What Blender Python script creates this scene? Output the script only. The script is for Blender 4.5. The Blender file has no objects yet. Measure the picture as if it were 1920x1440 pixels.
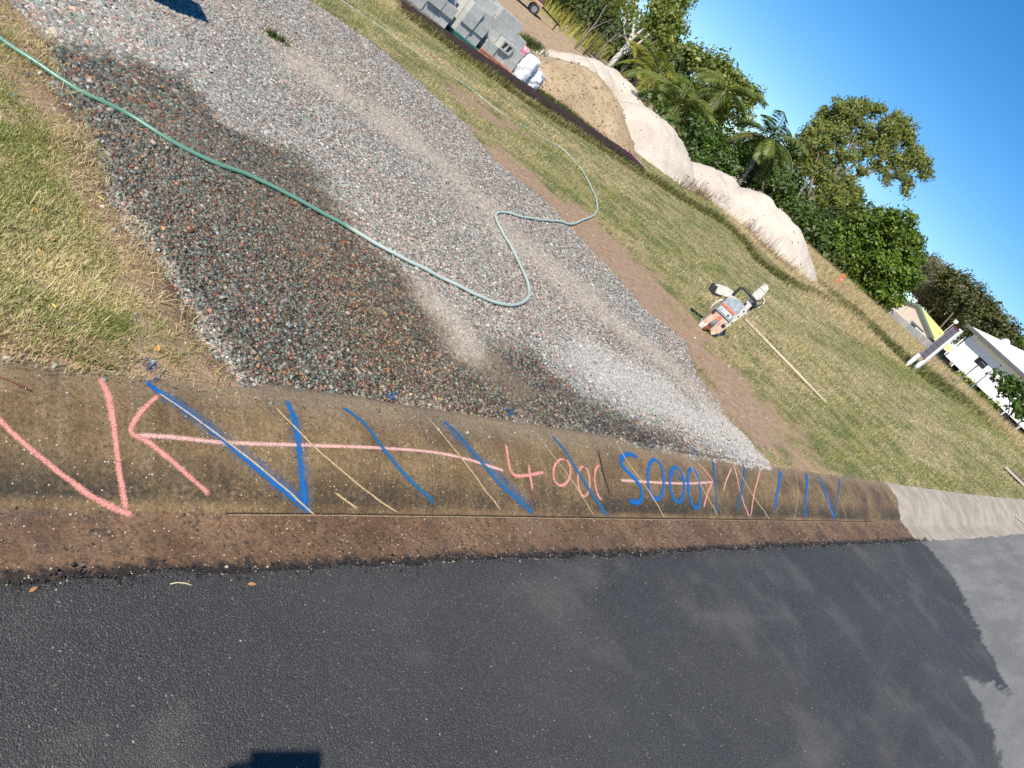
import bpy, bmesh, math, random
import numpy as np
from mathutils import Vector, Matrix

random.seed(7)
rng = np.random.default_rng(11)
SC = bpy.context.scene
COL = SC.collection
rad = math.radians

# ------------------------------------------------------------------ camera
F_PX, CX, CY, CAM_H = 1442.0, 960.0, 720.0, 1.777
RM = np.array([[0.6209956290535656, 0.1812496900406659, 0.7625699827271781],
               [-0.44934670119486153, -0.7148274994183875, 0.5358257069239502],
               [0.6422242371801784, -0.67540372810299, -0.3624608023537445]])
cd = bpy.data.cameras.new('camera')
cam = bpy.data.objects.new('camera', cd)
COL.objects.link(cam)
cd.sensor_width = 36.0
cd.lens = F_PX / 1920.0 * 36.0
cd.clip_start = 0.02
cd.clip_end = 3000.0
_r, _u, _b = RM[:, 0], -RM[:, 1], -RM[:, 2]
cam.matrix_world = Matrix(((_r[0], _u[0], _b[0], 0), (_r[1], _u[1], _b[1], 0), (_r[2], _u[2], _b[2], CAM_H), (0, 0, 0, 1)))
SC.camera = cam

# ------------------------------------------------------------------ sky, sun, exposure
SUN_D = np.array([1.33, 0.62, -1.69]); SUN_D /= np.linalg.norm(SUN_D)
SUN_EL = math.asin(-SUN_D[2])
world = bpy.data.worlds.new('World'); SC.world = world
world.use_nodes = True
wn = world.node_tree
bg = wn.nodes['Background']
sky = wn.nodes.new('ShaderNodeTexSky')
sky.sky_type = 'NISHITA'; sky.sun_disc = False
sky.sun_elevation = SUN_EL
sky.sun_rotation = math.atan2(-SUN_D[0], -SUN_D[1])
sky.altitude = 600; sky.air_density = 1.0; sky.dust_density = 0.0; sky.ozone_density = 5.0
hs = wn.nodes.new('ShaderNodeHueSaturation'); hs.inputs['Saturation'].default_value = 1.30   # the phone's colour rendering
wn.links.new(sky.outputs[0], hs.inputs['Color']); wn.links.new(hs.outputs[0], bg.inputs[0])
bg.inputs[1].default_value = 0.110
sl = bpy.data.lights.new('sun', 'SUN'); sl.energy = 4.9; sl.angle = rad(0.53); sl.color = (1.0, 0.94, 0.84)
sun = bpy.data.objects.new('sun', sl); COL.objects.link(sun)
sun.rotation_euler = Vector(SUN_D).to_track_quat('-Z', 'Y').to_euler()
sun.location = (-20, -10, 30)
vs = SC.view_settings
SC.display_settings.display_device = 'sRGB'
vs.view_transform = 'Standard'; vs.look = 'None'; vs.exposure = 0.40; vs.gamma = 1.0; vs.use_curve_mapping = False
cy = SC.cycles
cy.max_bounces = 5; cy.diffuse_bounces = 3; cy.glossy_bounces = 2; cy.transmission_bounces = 3; cy.transparent_max_bounces = 12
cy.use_denoising = False
cy.sample_clamp_indirect = 6.0

# ------------------------------------------------------------------ helpers: tags and meshes
def tag(o, label=None, cat=None, group=None, kind=None):
    if label: o['label'] = label
    if cat: o['category'] = cat
    if group: o['group'] = group
    if kind: o['kind'] = kind
    return o

def empty(name, loc=(0, 0, 0), rz=0.0):
    o = bpy.data.objects.new(name, None); COL.objects.link(o)
    o.location = loc; o.rotation_euler = (0, 0, rz); o.empty_display_size = 0.1
    return o

def link(name, me, parent=None, mat=None):
    o = bpy.data.objects.new(name, me); COL.objects.link(o)
    if mat is not None and not me.materials: me.materials.append(mat)
    if parent is not None: o.parent = parent
    return o

def npmesh(name, V, F, mat=None, parent=None, attrs=None, smooth=False):
    """V (n,3), F (m,3|4) -> one mesh object; attrs: name -> (n,) or (n,4)"""
    V = np.asarray(V, dtype=np.float32); F = np.asarray(F, dtype=np.int32)
    me = bpy.data.meshes.new(name)
    k = F.shape[1]
    me.vertices.add(len(V)); me.vertices.foreach_set('co', V.ravel())
    me.loops.add(F.size); me.loops.foreach_set('vertex_index', F.ravel())
    me.polygons.add(len(F)); me.polygons.foreach_set('loop_start', np.arange(0, F.size, k, dtype=np.int32))
    if smooth: me.polygons.foreach_set('use_smooth', np.ones(len(F), dtype=bool))
    for an, av in (attrs or {}).items():
        av = np.asarray(av, dtype=np.float32)
        if av.ndim == 2:
            a = me.attributes.new(an, 'FLOAT_COLOR', 'POINT'); a.data.foreach_set('color', av.ravel())
        else:
            a = me.attributes.new(an, 'FLOAT', 'POINT'); a.data.foreach_set('value', av)
    me.update(calc_edges=True); me.validate()
    return link(name, me, parent, mat)

class MB:
    """collects shapes into one bmesh"""
    def __init__(s): s.bm = bmesh.new()
    def box(s, c, size, rot=None, bevel=0.0):
        r = bmesh.ops.create_cube(s.bm, size=1.0)
        M = Matrix.Translation(Vector(c)) @ (rot.to_4x4() if rot is not None else Matrix.Identity(4)) @ Matrix.Diagonal((size[0], size[1], size[2], 1))
        bmesh.ops.transform(s.bm, matrix=M, verts=r['verts'])
        if bevel:
            es = list({e for v in r['verts'] for e in v.link_edges})
            bmesh.ops.bevel(s.bm, geom=es, offset=bevel, segments=2, affect='EDGES', profile=0.6)
        return s
    def cyl(s, a, b, r1, r2=None, n=10, cap=True):
        a = Vector(a); b = Vector(b); d = b - a
        r = bmesh.ops.create_cone(s.bm, cap_ends=cap, segments=n, radius1=r1, radius2=r1 if r2 is None else r2, depth=d.length)
        M = Matrix.Translation((a + b) / 2) @ d.to_track_quat('Z', 'Y').to_matrix().to_4x4()
        bmesh.ops.transform(s.bm, matrix=M, verts=r['verts'])
        return s
    def tube(s, pts, r, n=8, cap=True):
        pts = [Vector(p) for p in pts]; m = len(pts)
        rs = [r] * m if not hasattr(r, '__len__') else r
        rings = []; nrm = None
        for i, p in enumerate(pts):
            t = (pts[min(i + 1, m - 1)] - pts[max(i - 1, 0)]).normalized()
            if nrm is None:
                nrm = t.orthogonal().normalized()
            else:
                nrm = (nrm - t * nrm.dot(t)).normalized()
            bt = t.cross(nrm)
            rings.append([s.bm.verts.new(p + (nrm * math.cos(2 * math.pi * j / n) + bt * math.sin(2 * math.pi * j / n)) * rs[i]) for j in range(n)])
        for i in range(m - 1):
            for j in range(n):
                f = s.bm.faces.new((rings[i][j], rings[i][(j + 1) % n], rings[i + 1][(j + 1) % n], rings[i + 1][j])); f.smooth = True
        if cap:
            s.bm.faces.new(list(reversed(rings[0]))); s.bm.faces.new(rings[-1])
        return s
    def prism(s, outline, axis_from, axis_to, frame=None):
        """extrude a 2D outline [(a,b)] : frame maps (a,b,c)->xyz; c from..to"""
        fr = frame or (lambda a, b, c: (a, b, c))
        lo = [s.bm.verts.new(fr(a, b, axis_from)) for a, b in outline]
        hi = [s.bm.verts.new(fr(a, b, axis_to)) for a, b in outline]
        n = len(outline)
        s.bm.faces.new(list(reversed(lo))); s.bm.faces.new(hi)
        for i in range(n): s.bm.faces.new((lo[i], lo[(i + 1) % n], hi[(i + 1) % n], hi[i]))
        return s
    def ball(s, c, r, scale=(1, 1, 1), sub=2):
        q = bmesh.ops.create_icosphere(s.bm, subdivisions=sub, radius=r)
        bmesh.ops.transform(s.bm, matrix=Matrix.Translation(Vector(c)) @ Matrix.Diagonal((*scale, 1)), verts=q['verts'])
        for v in q['verts']:
            for f in v.link_faces: f.smooth = True
        return s
    def bevel(s, off, seg=2, angle=30):
        es = [e for e in s.bm.edges if len(e.link_faces) == 2 and e.calc_face_angle(0) > rad(angle)]
        bmesh.ops.bevel(s.bm, geom=es, offset=off, segments=seg, affect='EDGES', profile=0.6)
        return s
    def mesh(s, name):
        bmesh.ops.recalc_face_normals(s.bm, faces=s.bm.faces)
        me = bpy.data.meshes.new(name); s.bm.to_mesh(me); s.bm.free(); return me
    def obj(s, name, mat, parent=None): return link(name, s.mesh(name), parent, mat)

# ------------------------------------------------------------------ helpers: noise
def _h(ix, iy, seed):
    n = (ix.astype(np.int64) * 374761393 + iy.astype(np.int64) * 668265263 + seed * 974634777) & 0x7fffffff
    n = ((n ^ (n >> 13)) * 1274126177) & 0x7fffffff
    return ((n ^ (n >> 16)) & 0xffff) / 65535.0

def vnoise(x, y, scale=1.0, seed=0, octv=1):
    x = np.asarray(x, dtype=float); y = np.asarray(y, dtype=float)
    out = 0; amp = 1; tot = 0
    for o in range(octv):
        X = x * scale; Y = y * scale
        ix = np.floor(X); iy = np.floor(Y); fx = X - ix; fy = Y - iy
        fx = fx * fx * (3 - 2 * fx); fy = fy * fy * (3 - 2 * fy)
        a = _h(ix, iy, seed + o); b = _h(ix + 1, iy, seed + o); c = _h(ix, iy + 1, seed + o); d = _h(ix + 1, iy + 1, seed + o)
        out = out + amp * ((a * (1 - fx) + b * fx) * (1 - fy) + (c * (1 - fx) + d * fx) * fy)
        tot += amp; amp *= 0.5; scale *= 2.03
    return out / tot

def sstep(a, b, x):
    t = np.clip((np.asarray(x, dtype=float) - a) / (b - a), 0, 1); return t * t * (3 - 2 * t)

# ------------------------------------------------------------------ the lie of the land
TS = 0.06331491727
Y_LIP, Y_INV, Y_TOP = 1.165, 1.375, 1.80
def along(x):
    x = np.asarray(x, dtype=float)
    up = 30 + 5 * (1 - np.exp(-np.maximum(x - 30, 0) / 5))
    lo = -25 - 5 * (1 - np.exp(np.minimum(x + 25, 0) / 5))
    return TS * np.where(x > 30, up, np.where(x < -25, lo, x))
def kcurve(x):
    q = np.clip((np.asarray(x, dtype=float) - 9) / 9, 0, 4); return 0.1 * q * q
KP_Y = np.array([1.165, 1.26, 1.355, 1.378, 1.405, 1.44, 1.49, 1.54, 1.59, 1.64, 1.69, 1.74, 1.80, 1.845])
KP_Z = np.array([-.006, -.011, -.017, -.012, .006, .031, .064, .092, .114, .130, .140, .145, .147, .142])
def lot_rel(yk): return 0.14 - 0.02 * np.clip(yk - 1.8, 0, 24)
def surf(x, y):
    yk = np.asarray(y, dtype=float) - kcurve(x)
    k = np.interp(yk, KP_Y, KP_Z)
    return along(x) + np.where(yk < Y_LIP, 0.0, np.where(yk < 1.845, k, lot_rel(yk)))
def ray(u, v): return RM @ np.array([(u - CX) / F_PX, (v - CY) / F_PX, 1.0])
def W(u, v, d):
    p = ray(u, v) * d; return np.array([p[0], p[1], p[2] + CAM_H])
def G(u, v):
    """ground point seen at (u, v) of the 1920 x 1440 photograph"""
    d = ray(u, v)
    ts = np.geomspace(0.8, 120, 400)
    P = ts[:, None] * d
    hgt = P[:, 2] + CAM_H - surf(P[:, 0], P[:, 1])
    i = np.argmax(hgt < 0) if (hgt < 0).any() else len(ts) - 1
    a, b = ts[max(i - 1, 0)], ts[i]
    for _ in range(30):
        m = (a + b) / 2
        if m * d[2] + CAM_H - surf(m * d[0], m * d[1]) < 0: b = m
        else: a = m
    return np.array([m * d[0], m * d[1], m * d[2] + CAM_H])
def GP(pts): return np.array([G(*p)[:2] for p in pts])
def gz(x, y): return float(surf(x, y))

def inpoly(P, poly):
    x, y = P[:, 0], P[:, 1]; ins = np.zeros(len(P), dtype=bool); n = len(poly); j = n - 1
    for i in range(n):
        xi, yi = poly[i]; xj, yj = poly[j]
        c = ((yi > y) != (yj > y)) & (x < (xj - xi) * (y - yi) / (yj - yi + 1e-12) + xi)
        ins ^= c; j = i
    return ins
def dline(P, poly, closed=False):
    d = np.full(len(P), 1e9); n = len(poly)
    for i in range(n if closed else n - 1):
        a = poly[i]; b = poly[(i + 1) % n]; ab = b - a
        t = np.clip(((P - a) @ ab) / (ab @ ab + 1e-12), 0, 1)
        d = np.minimum(d, np.linalg.norm(P - (a + t[:, None] * ab), axis=1))
    return d
def pmask(P, poly, soft, wob=0.0, scale=3.0, seed=1):
    """soft polygon mask with a wobbling edge"""
    d = dline(P, poly, True); s = np.where(inpoly(P, poly), d, -d)
    s = s + wob * (vnoise(P[:, 0], P[:, 1], scale, seed, 4) - 0.5) * 2
    return sstep(-soft, soft, s)

# ------------------------------------------------------------------ helpers: node materials
class NT:
    def __init__(s, name):
        s.m = bpy.data.materials.new(name); s.m.use_nodes = True
        s.t = s.m.node_tree; s.n = s.t.nodes; s.p = s.n['Principled BSDF']; s.out = s.n['Material Output']
        s._pos = None
    def new(s, ty, **kw):
        q = s.n.new(ty)
        for k, v in kw.items(): setattr(q, k, v)
        return q
    def put(s, sock, v):
        if hasattr(v, 'links') or isinstance(v, bpy.types.NodeSocket): s.t.links.new(v, sock)
        elif isinstance(v, (tuple, list)) and len(v) == 3 and sock.type == 'RGBA': sock.default_value = (*v, 1)
        else: sock.default_value = v
    @property
    def pos(s):
        if s._pos is None: s._pos = s.new('ShaderNodeNewGeometry').outputs['Position']
        return s._pos
    @property
    def obj(s): return s.new('ShaderNodeTexCoord').outputs['Object']
    def scaled(s, vec, sc):
        q = s.new('ShaderNodeVectorMath', operation='MULTIPLY'); s.put(q.inputs[0], vec); q.inputs[1].default_value = sc; return q.outputs[0]
    def noise(s, scale, detail=4, rough=0.55, vec=None, dist=0.0):
        q = s.new('ShaderNodeTexNoise'); s.put(q.inputs['Vector'], vec if vec is not None else s.pos)
        q.inputs['Scale'].default_value = scale; q.inputs['Detail'].default_value = detail; q.inputs['Roughness'].default_value = rough; q.inputs['Distortion'].default_value = dist
        return q.outputs['Fac']
    def voro(s, scale, out='Distance', feature='F1', vec=None):
        q = s.new('ShaderNodeTexVoronoi', feature=feature); s.put(q.inputs['Vector'], vec if vec is not None else s.pos)
        q.inputs['Scale'].default_value = scale; return q.outputs[out]
    def attr(s, name, out='Fac'):
        q = s.new('ShaderNodeAttribute', attribute_name=name); return q.outputs[out]
    def math(s, op, a, b=0.0, clamp=False):
        q = s.new('ShaderNodeMath', operation=op, use_clamp=clamp); s.put(q.inputs[0], a); s.put(q.inputs[1], b); return q.outputs[0]
    def mrange(s, v, a, b, c=0.0, d=1.0):
        q = s.new('ShaderNodeMapRange', interpolation_type='SMOOTHSTEP'); s.put(q.inputs[0], v)
        for i, k in enumerate((a, b, c, d)): s.put(q.inputs[i + 1], k)
        return q.outputs[0]
    def mix(s, f, a, b, mode='MIX'):
        q = s.new('ShaderNodeMix', data_type='RGBA', blend_type=mode); s.put(q.inputs[0], f); s.put(q.inputs[6], a); s.put(q.inputs[7], b); return q.outputs[2]
    def ramp(s, f, stops, interp='LINEAR'):
        q = s.new('ShaderNodeValToRGB'); s.put(q.inputs[0], f); cr = q.color_ramp; cr.interpolation = interp
        while len(cr.elements) < len(stops): cr.elements.new(0.5)
        for e, (p, c) in zip(cr.elements, stops): e.position = p; e.color = (*c, 1) if len(c) == 3 else c
        return q.outputs[0]
    def xyz(s, vec=None):
        q = s.new('ShaderNodeSeparateXYZ'); s.put(q.inputs[0], vec if vec is not None else s.pos); return q.outputs
    def bump(s, h, strength=0.5, dist=0.01, nrm=None):
        q = s.new('ShaderNodeBump'); s.put(q.inputs['Height'], h); q.inputs['Strength'].default_value = strength; q.inputs['Distance'].default_value = dist
        if nrm is not None: s.put(q.inputs['Normal'], nrm)
        return q.outputs[0]
    def set(s, color=None, rough=None, normal=None, metal=None, alpha=None, spec=None):
        for k, v in (('Base Color', color), ('Roughness', rough), ('Normal', normal), ('Metallic', metal), ('Alpha', alpha), ('Specular IOR Level', spec)):
            if v is not None: s.put(s.p.inputs[k], v)
        return s.m

def simple(name, col, rough=0.6, var=0.12, scale=8.0, metal=0.0, bump=0.0, bscale=60, spec=0.5):
    t = NT(name); o = t.obj
    n = t.noise(scale, 5, 0.6, o)
    c = t.mix(t.mrange(n, 0.25, 0.75), tuple(max(0, k * (1 - var)) for k in col), tuple(min(1, k * (1 + var)) for k in col))
    nr = t.bump(t.noise(bscale, 4, 0.6, o), bump, 0.004) if bump else None
    return t.set(c, t.mrange(n, 0.2, 0.8, max(0.05, rough - 0.08), min(1, rough + 0.08)), nr, metal, spec=spec)

# ================================================================== GROUND: zones in world metres
def lot_points(pts): return GP(pts)
GRAV = np.vstack([lot_points([(470, 745), (400, 680), (300, 520), (200, 380), (150, 230), (100, 130), (40, 30)]),
                  [[0.85, 5.2], [0.7, 9.0], [0.5, 14.0], [3.2, 14.0], [3.4, 9.5]],
                  lot_points([(590, 5), (679, 69), (746, 119), (808, 175), (846, 208), (885, 250), (925, 300), (987, 350), (1040, 393), (1080, 437), (1127, 490), (1200, 570), (1285, 640), (1312, 705), (1352, 757), (1410, 852), (1436, 868)]),
                  [[5.7, 1.6], [1.5, 1.6]]])
DIRT = lot_points([(880, 240), (895, 252), (1000, 333), (1093, 397), (1147, 437), (1200, 490), (1262, 560), (1312, 622), (1365, 682), (1430, 748), (1482, 800), (1515, 866), (1430, 872), (1400, 852), (1340, 757), (1300, 705), (1275, 640), (1190, 570), (1117, 490), (1070, 437), (1030, 393), (977, 350), (915, 300), (875, 250)])
DIRT2 = lot_points([(845, 160), (900, 182), (960, 240), (940, 244), (880, 205)])
TRACK = lot_points([(560, 120), (690, 205), (780, 270), (860, 340), (960, 440), (1050, 520), (1150, 600), (1260, 690), (1330, 760), (1400, 840)])
TRACK2 = lot_points([(800, 560), (880, 660), (960, 720)])
LIME = lot_points([(1130, 690), (1230, 740), (1330, 800), (1430, 860)])
WET = lot_points([(60, 95), (150, 95), (250, 110), (345, 140), (420, 225), (530, 285), (625, 330), (640, 420), (760, 520), (835, 610), (850, 660), (880, 690), (920, 650), (985, 640), (1100, 740), (1220, 815), (1330, 853), (1100, 820), (740, 775), (560, 750), (440, 700), (340, 600), (230, 450), (160, 300), (100, 180)])
FARDIRT = lot_points([(880, -40), (990, -40), (1030, 40), (1080, 80), (1125, 118), (1010, 108), (975, 75), (930, 20)])
PILE_SOIL = lot_points([(975, 110), (1020, 135), (1060, 150), (1150, 250), (1195, 290), (1180, 320), (1060, 210), (985, 150)])
LAWN_EDGE = lot_points([(1545, 545), (1600, 590), (1640, 625), (1690, 680), (1720, 700), (1790, 745), (1850, 790), (1919, 850)])
LAWN_EDGE_Y = lambda x: np.interp(x, LAWN_EDGE[np.argsort(LAWN_EDGE[:, 0]), 0], LAWN_EDGE[np.argsort(LAWN_EDGE[:, 0]), 1])

def backcover(x): return np.clip(sstep(1.65, 1.25, x) + sstep(3.0, 4.6, x), 0, 1)
def edge_y(x): return 1.838 - .085 * backcover(x)
def zones(P):
    z = {}
    dg = dline(P, GRAV, True); sdg = np.where(inpoly(P, GRAV), dg, -dg)
    z['grav'] = pmask(P, GRAV, 0.05, 0.10, 2.5, 3)
    z['dirt'] = np.maximum(pmask(P, DIRT, 0.22, 0.55, 4.5, 9), 0.8 * pmask(P, DIRT2, 0.22, 0.6, 3.5, 19))
    z['dirt'] = np.maximum(z['dirt'], 0.9 * pmask(P, PILE_SOIL, 0.3, 0.8, 1.0, 29))
    mg = sstep(-.30 - .25 * sstep(2.9, 3.6, P[:, 1]), -.04, sdg + .22 * (vnoise(P[:, 0], P[:, 1], 6, 91, 4) - .5)) * sstep(2.6, 1.9, P[:, 0]) * sstep(7, 5, P[:, 1])
    z['dirt'] = np.maximum(z['dirt'], mg)
    z['dirt'] = np.maximum(z['dirt'], .8 * sstep(2.05, 1.85, P[:, 1]) * sstep(2.2, 1.6, P[:, 0]))
    z['wet'] = pmask(P, WET, 0.11, 0.16, 3.0, 5)
    n = vnoise(P[:, 0], P[:, 1], 4.0, 13, 4)
    z['dust'] = np.maximum(0.62 * sstep(0.50, 0.05, dline(P, TRACK) + 0.55 * (n - 0.5)), 0.8 * sstep(0.25, 0.05, dline(P, TRACK2) + 0.2 * (n - 0.5)))
    z['lime'] = sstep(0.50, 0.10, dline(P, LIME) + 0.35 * (n - 0.5))
    z['fard'] = pmask(P, FARDIRT, 0.4, 0.9, 0.5, 23)
    # verge beyond the lawn: long dead grass
    z['verge'] = sstep(-0.4, 0.9, P[:, 1] - LAWN_EDGE_Y(P[:, 0]) + 0.8 * (vnoise(P[:, 0], P[:, 1], 0.4, 31, 3) - 0.5)) * sstep(15, 19, P[:, 0])
    return z

def axis(stops):
    """stops: (start, step) ... (end,)"""
    out = []
    for i in range(len(stops) - 1):
        a, st = stops[i]; b = stops[i + 1][0]
        out.append(np.arange(a, b - st * 0.3, st))
    out.append(np.array([stops[-1][0]])); return np.concatenate(out)
def grid_faces(nx, ny):
    i = np.arange(nx - 1)[:, None] * ny + np.arange(ny - 1)[None, :]
    i = i.ravel(); return np.stack([i, i + ny, i + ny + 1, i + 1], 1)

# ---- lot material
t = NT('lot_ground')
gr, di, we, du, li, fd, vg = (t.attr(k) for k in ('grav', 'dirt', 'wet', 'dust', 'lime', 'fard', 'verge'))
nA, nB, nC = t.noise(3.0, 5), t.noise(22, 4), t.noise(140, 3)
vcol = t.voro(95, 'Color'); vd = t.voro(95, 'Distance')
soil = t.mix(t.mrange(nB, .3, .7), (.225, .140, .084), (.38, .25, .155))
soil = t.mix(t.mrange(nC, .45, .7), soil, (.43, .30, .19))
thatch = t.mix(t.mrange(t.noise(60, 4), .35, .65), (.24, .185, .09), (.52, .42, .21))
thatch = t.mix(t.mrange(nA, .42, .62), thatch, t.mix(t.mrange(nC, .3, .7), (.085, .10, .035), (.21, .21, .08)))
sep = t.new('ShaderNodeSeparateColor'); t.put(sep.inputs[0], vcol)
stone = t.ramp(sep.outputs[0], [(0, (.10, .09, .085)), (.25, (.22, .21, .20)), (.5, (.30, .27, .24)), (.7, (.24, .17, .14)), (.85, (.28, .29, .27)), (1, (.42, .40, .37))], 'CONSTANT')
stone = t.mix(t.mrange(vd, .35, .6), stone, (.10, .085, .07))
stone = t.mix(t.math('MULTIPLY', du, t.mrange(nB, .2, .6, .5, .95)), stone, t.mix(t.mrange(nC, .3, .7), (.42, .34, .255), (.56, .47, .37)))
stone = t.mix(t.math('MULTIPLY', li, t.mrange(nB, .25, .6, .3, .9)), stone, (.46, .43, .39))
tan = t.mix(t.mrange(t.noise(5, 5), .35, .65), (.46, .33, .20), (.30, .21, .125))
verge = t.mix(t.mrange(t.noise(9, 5), .35, .65), (.24, .18, .10), (.44, .34, .19))
thatch = t.mix(.25, thatch, (.12, .092, .05))
c = t.mix(vg, thatch, verge)
c = t.mix(di, c, soil)
c = t.mix(fd, c, tan)
c = t.mix(gr, c, stone)
wetf = t.math('MULTIPLY', we, t.mrange(nA, .2, .5, .75, 1.0))
c = t.mix(wetf, c, t.mix(1.0, c, (.36, .32, .28), 'MULTIPLY'))
rg = t.mrange(wetf, 0, 1, .95, .62)
nb = t.bump(t.math('ADD', t.math('MULTIPLY', vd, -.6), nC), .7, .012)
M_LOT = t.set(c, rg, nb, spec=.3)

xs = axis([(-400, 40), (-80, 8), (-16, .8), (-1.0, .05), (8.0, .12), (16, .3), (34, 1.2), (70, 8), (150, 40), (420,)])
ys = axis([(0, .02), (.2, .055), (5.5, .10), (11, .25), (26, 1.0), (60, 8), (140, 40), (420,)])     # measured from the back of the kerb
X, Yr = np.meshgrid(xs, ys, indexing='ij')
Y = Yr + 1.75 + kcurve(X)
P = np.stack([X.ravel(), Y.ravel()], 1)
yk = P[:, 1] - kcurve(P[:, 0])
zn = zones(P)
near = np.exp(-((P[:, 0] - 4) ** 2 + (P[:, 1] - 4) ** 2) / 200)
Z = along(P[:, 0]) + lot_rel(yk)
Z += near * (0.018 * (vnoise(P[:, 0], P[:, 1], 1.2, 41, 3) - .5) + 0.010 * (vnoise(P[:, 0], P[:, 1], 7, 42, 2) - .5)) * sstep(1.78, 2.1, yk)
Z -= 0.012 * sstep(1.95, 1.80, yk)
Z += 0.030 * backcover(P[:, 0]) * sstep(2.3, 1.9, yk)
Z += .018 * (vnoise(P[:, 0], P[:, 1], 11, 44, 3) - .5) * sstep(2.0, 1.85, yk)
Z -= .06 * sstep(1.80, 1.752, yk)
Z += 0.03 * zn['verge']
lot = npmesh('ground', np.column_stack([P, Z]), grid_faces(len(xs), len(ys)), M_LOT, None, zn, smooth=True)
tag(lot, kind='structure')
def lot_z(x, y):
    yk = y - kcurve(x); nr = np.exp(-((x - 4) ** 2 + (y - 4) ** 2) / 200)
    return along(x) + lot_rel(yk) + nr * (0.018 * (vnoise(x, y, 1.2, 41, 3) - .5) + 0.010 * (vnoise(x, y, 7, 42, 2) - .5)) * sstep(1.78, 2.1, yk) - 0.012 * sstep(1.95, 1.80, yk) + 0.030 * backcover(x) * sstep(2.3, 1.9, yk)

# ---- road
RW = lot_points([(1735, 1022), (1790, 1085), (1820, 1150), (1848, 1215), (1876, 1265), (1890, 1292), (1850, 1283), (1808, 1268), (1818, 1290), (1842, 1330), (1866, 1390), (1880, 1440)])
WETROAD = np.vstack([RW, [[5.6, -0.8], [4.6, -1.6], [3.2, -2.4], [0.6, -2.9], [-2.0, -2.6], [-3.2, -1.0], [-3.6, 1.3], [8.2, 1.3]]])
t = NT('asphalt')
we = t.attr('wet')
n1, n2, n3 = t.noise(1.3, 5), t.noise(90, 3, .65), t.noise(330, 2, .6)
vc = t.voro(230, 'Color'); vd = t.voro(230, 'Distance')
sep = t.new('ShaderNodeSeparateColor'); t.put(sep.inputs[0], vc)
agg = t.ramp(sep.outputs[0], [(0, (.045, .045, .046)), (.4, (.075, .074, .072)), (.75, (.115, .11, .105)), (.94, (.15, .145, .137)), (.985, (.26, .245, .22))], 'CONSTANT')
agg = t.mix(t.mrange(vd, .28, .6), agg, (.04, .04, .041))
agg = t.mix(t.mrange(n1, .3, .7, 0, .2), agg, (.11, .107, .10))
dry = t.mix(.6, t.mix(1.0, agg, (1.9, 1.85, 1.75), 'MULTIPLY'), (.205, .20, .187))
stk = t.noise(1.0, 4, .6, t.scaled(t.pos, (.9, 6, 1)))
dry = t.mix(t.mrange(stk, .35, .7, 0, .5), dry, (.29, .28, .255))
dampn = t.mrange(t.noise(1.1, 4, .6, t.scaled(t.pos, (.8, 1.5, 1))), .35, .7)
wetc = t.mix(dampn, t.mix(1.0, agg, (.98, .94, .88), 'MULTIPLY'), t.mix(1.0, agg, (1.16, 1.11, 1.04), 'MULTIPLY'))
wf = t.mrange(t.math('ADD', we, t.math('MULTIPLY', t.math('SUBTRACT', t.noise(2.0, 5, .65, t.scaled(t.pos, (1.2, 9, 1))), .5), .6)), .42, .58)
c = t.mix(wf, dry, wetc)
big = t.new('ShaderNodeSeparateColor'); t.put(big.inputs[0], t.voro(75, 'Color'))
bigm = t.math('MULTIPLY', t.mrange(big.outputs[0], .94, .96), t.mrange(t.voro(75, 'Distance'), .32, .18))
c = t.mix(t.math('MULTIPLY', bigm, .7), c, t.ramp(big.outputs[1], [(0, (.16, .15, .14)), (.5, (.25, .23, .20)), (.85, (.42, .39, .34))], 'CONSTANT'))
scf = t.mrange(t.noise(.8, 5, .62, t.scaled(t.pos, (.7, 2.6, 1)), 1.2), .50, .72, 0, .28)
c = t.mix(t.math('MULTIPLY', scf, t.mrange(n2, .3, .7, .4, 1)), c, (.15, .14, .12))
silt = t.mrange(t.math('ADD', t.noise(2.2, 4), t.math('MULTIPLY', n2, .15)), .58, .75, 0, .28)
c = t.mix(silt, c, (.17, .155, .13))
rg = t.mix(wf, (.9, .9, .9), t.mix(dampn, (.55, .55, .55), (.75, .75, .75)))
nb = t.bump(t.math('ADD', t.math('MULTIPLY', vd, -.8), t.math('MULTIPLY', n3, .6)), .8, .006)
M_ASPH = t.set(c, rg, nb, spec=.32)
xs = axis([(-400, 40), (-80, 8), (-16, .8), (-4, .06), (10, .15), (20, 1.0), (60, 10), (420,)])
yr = axis([(-8.2, .6), (-4.0, .12), (-1.4, .06), (0.9, .02), (1.165,)])
X, Yr = np.meshgrid(xs, yr, indexing='ij'); Y = Yr + kcurve(X)
lipn = 0.028 * (vnoise(X, X * 0, 9, 61, 4) - .5) * 2 * sstep(1.0, 1.165, Yr)
Y = Y + lipn
P = np.stack([X.ravel(), Y.ravel()], 1)
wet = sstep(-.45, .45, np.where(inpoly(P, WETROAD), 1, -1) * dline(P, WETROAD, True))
Zr = along(P[:, 0]) + 0.001 - 0.012 * np.clip(1.165 - Yr.ravel(), 0, 4) * 0 + 0.006 * (vnoise(P[:, 0], P[:, 1], 2.0, 62, 3) - .5) * sstep(1.165, .9, Yr.ravel())
Zr += 0.008 * sstep(1.165, 1.10, Yr.ravel()) * vnoise(P[:, 0], P[:, 1], 6, 63, 2)
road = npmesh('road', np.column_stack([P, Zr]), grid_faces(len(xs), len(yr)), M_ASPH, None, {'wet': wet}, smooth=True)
tag(road, kind='structure')
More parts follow.
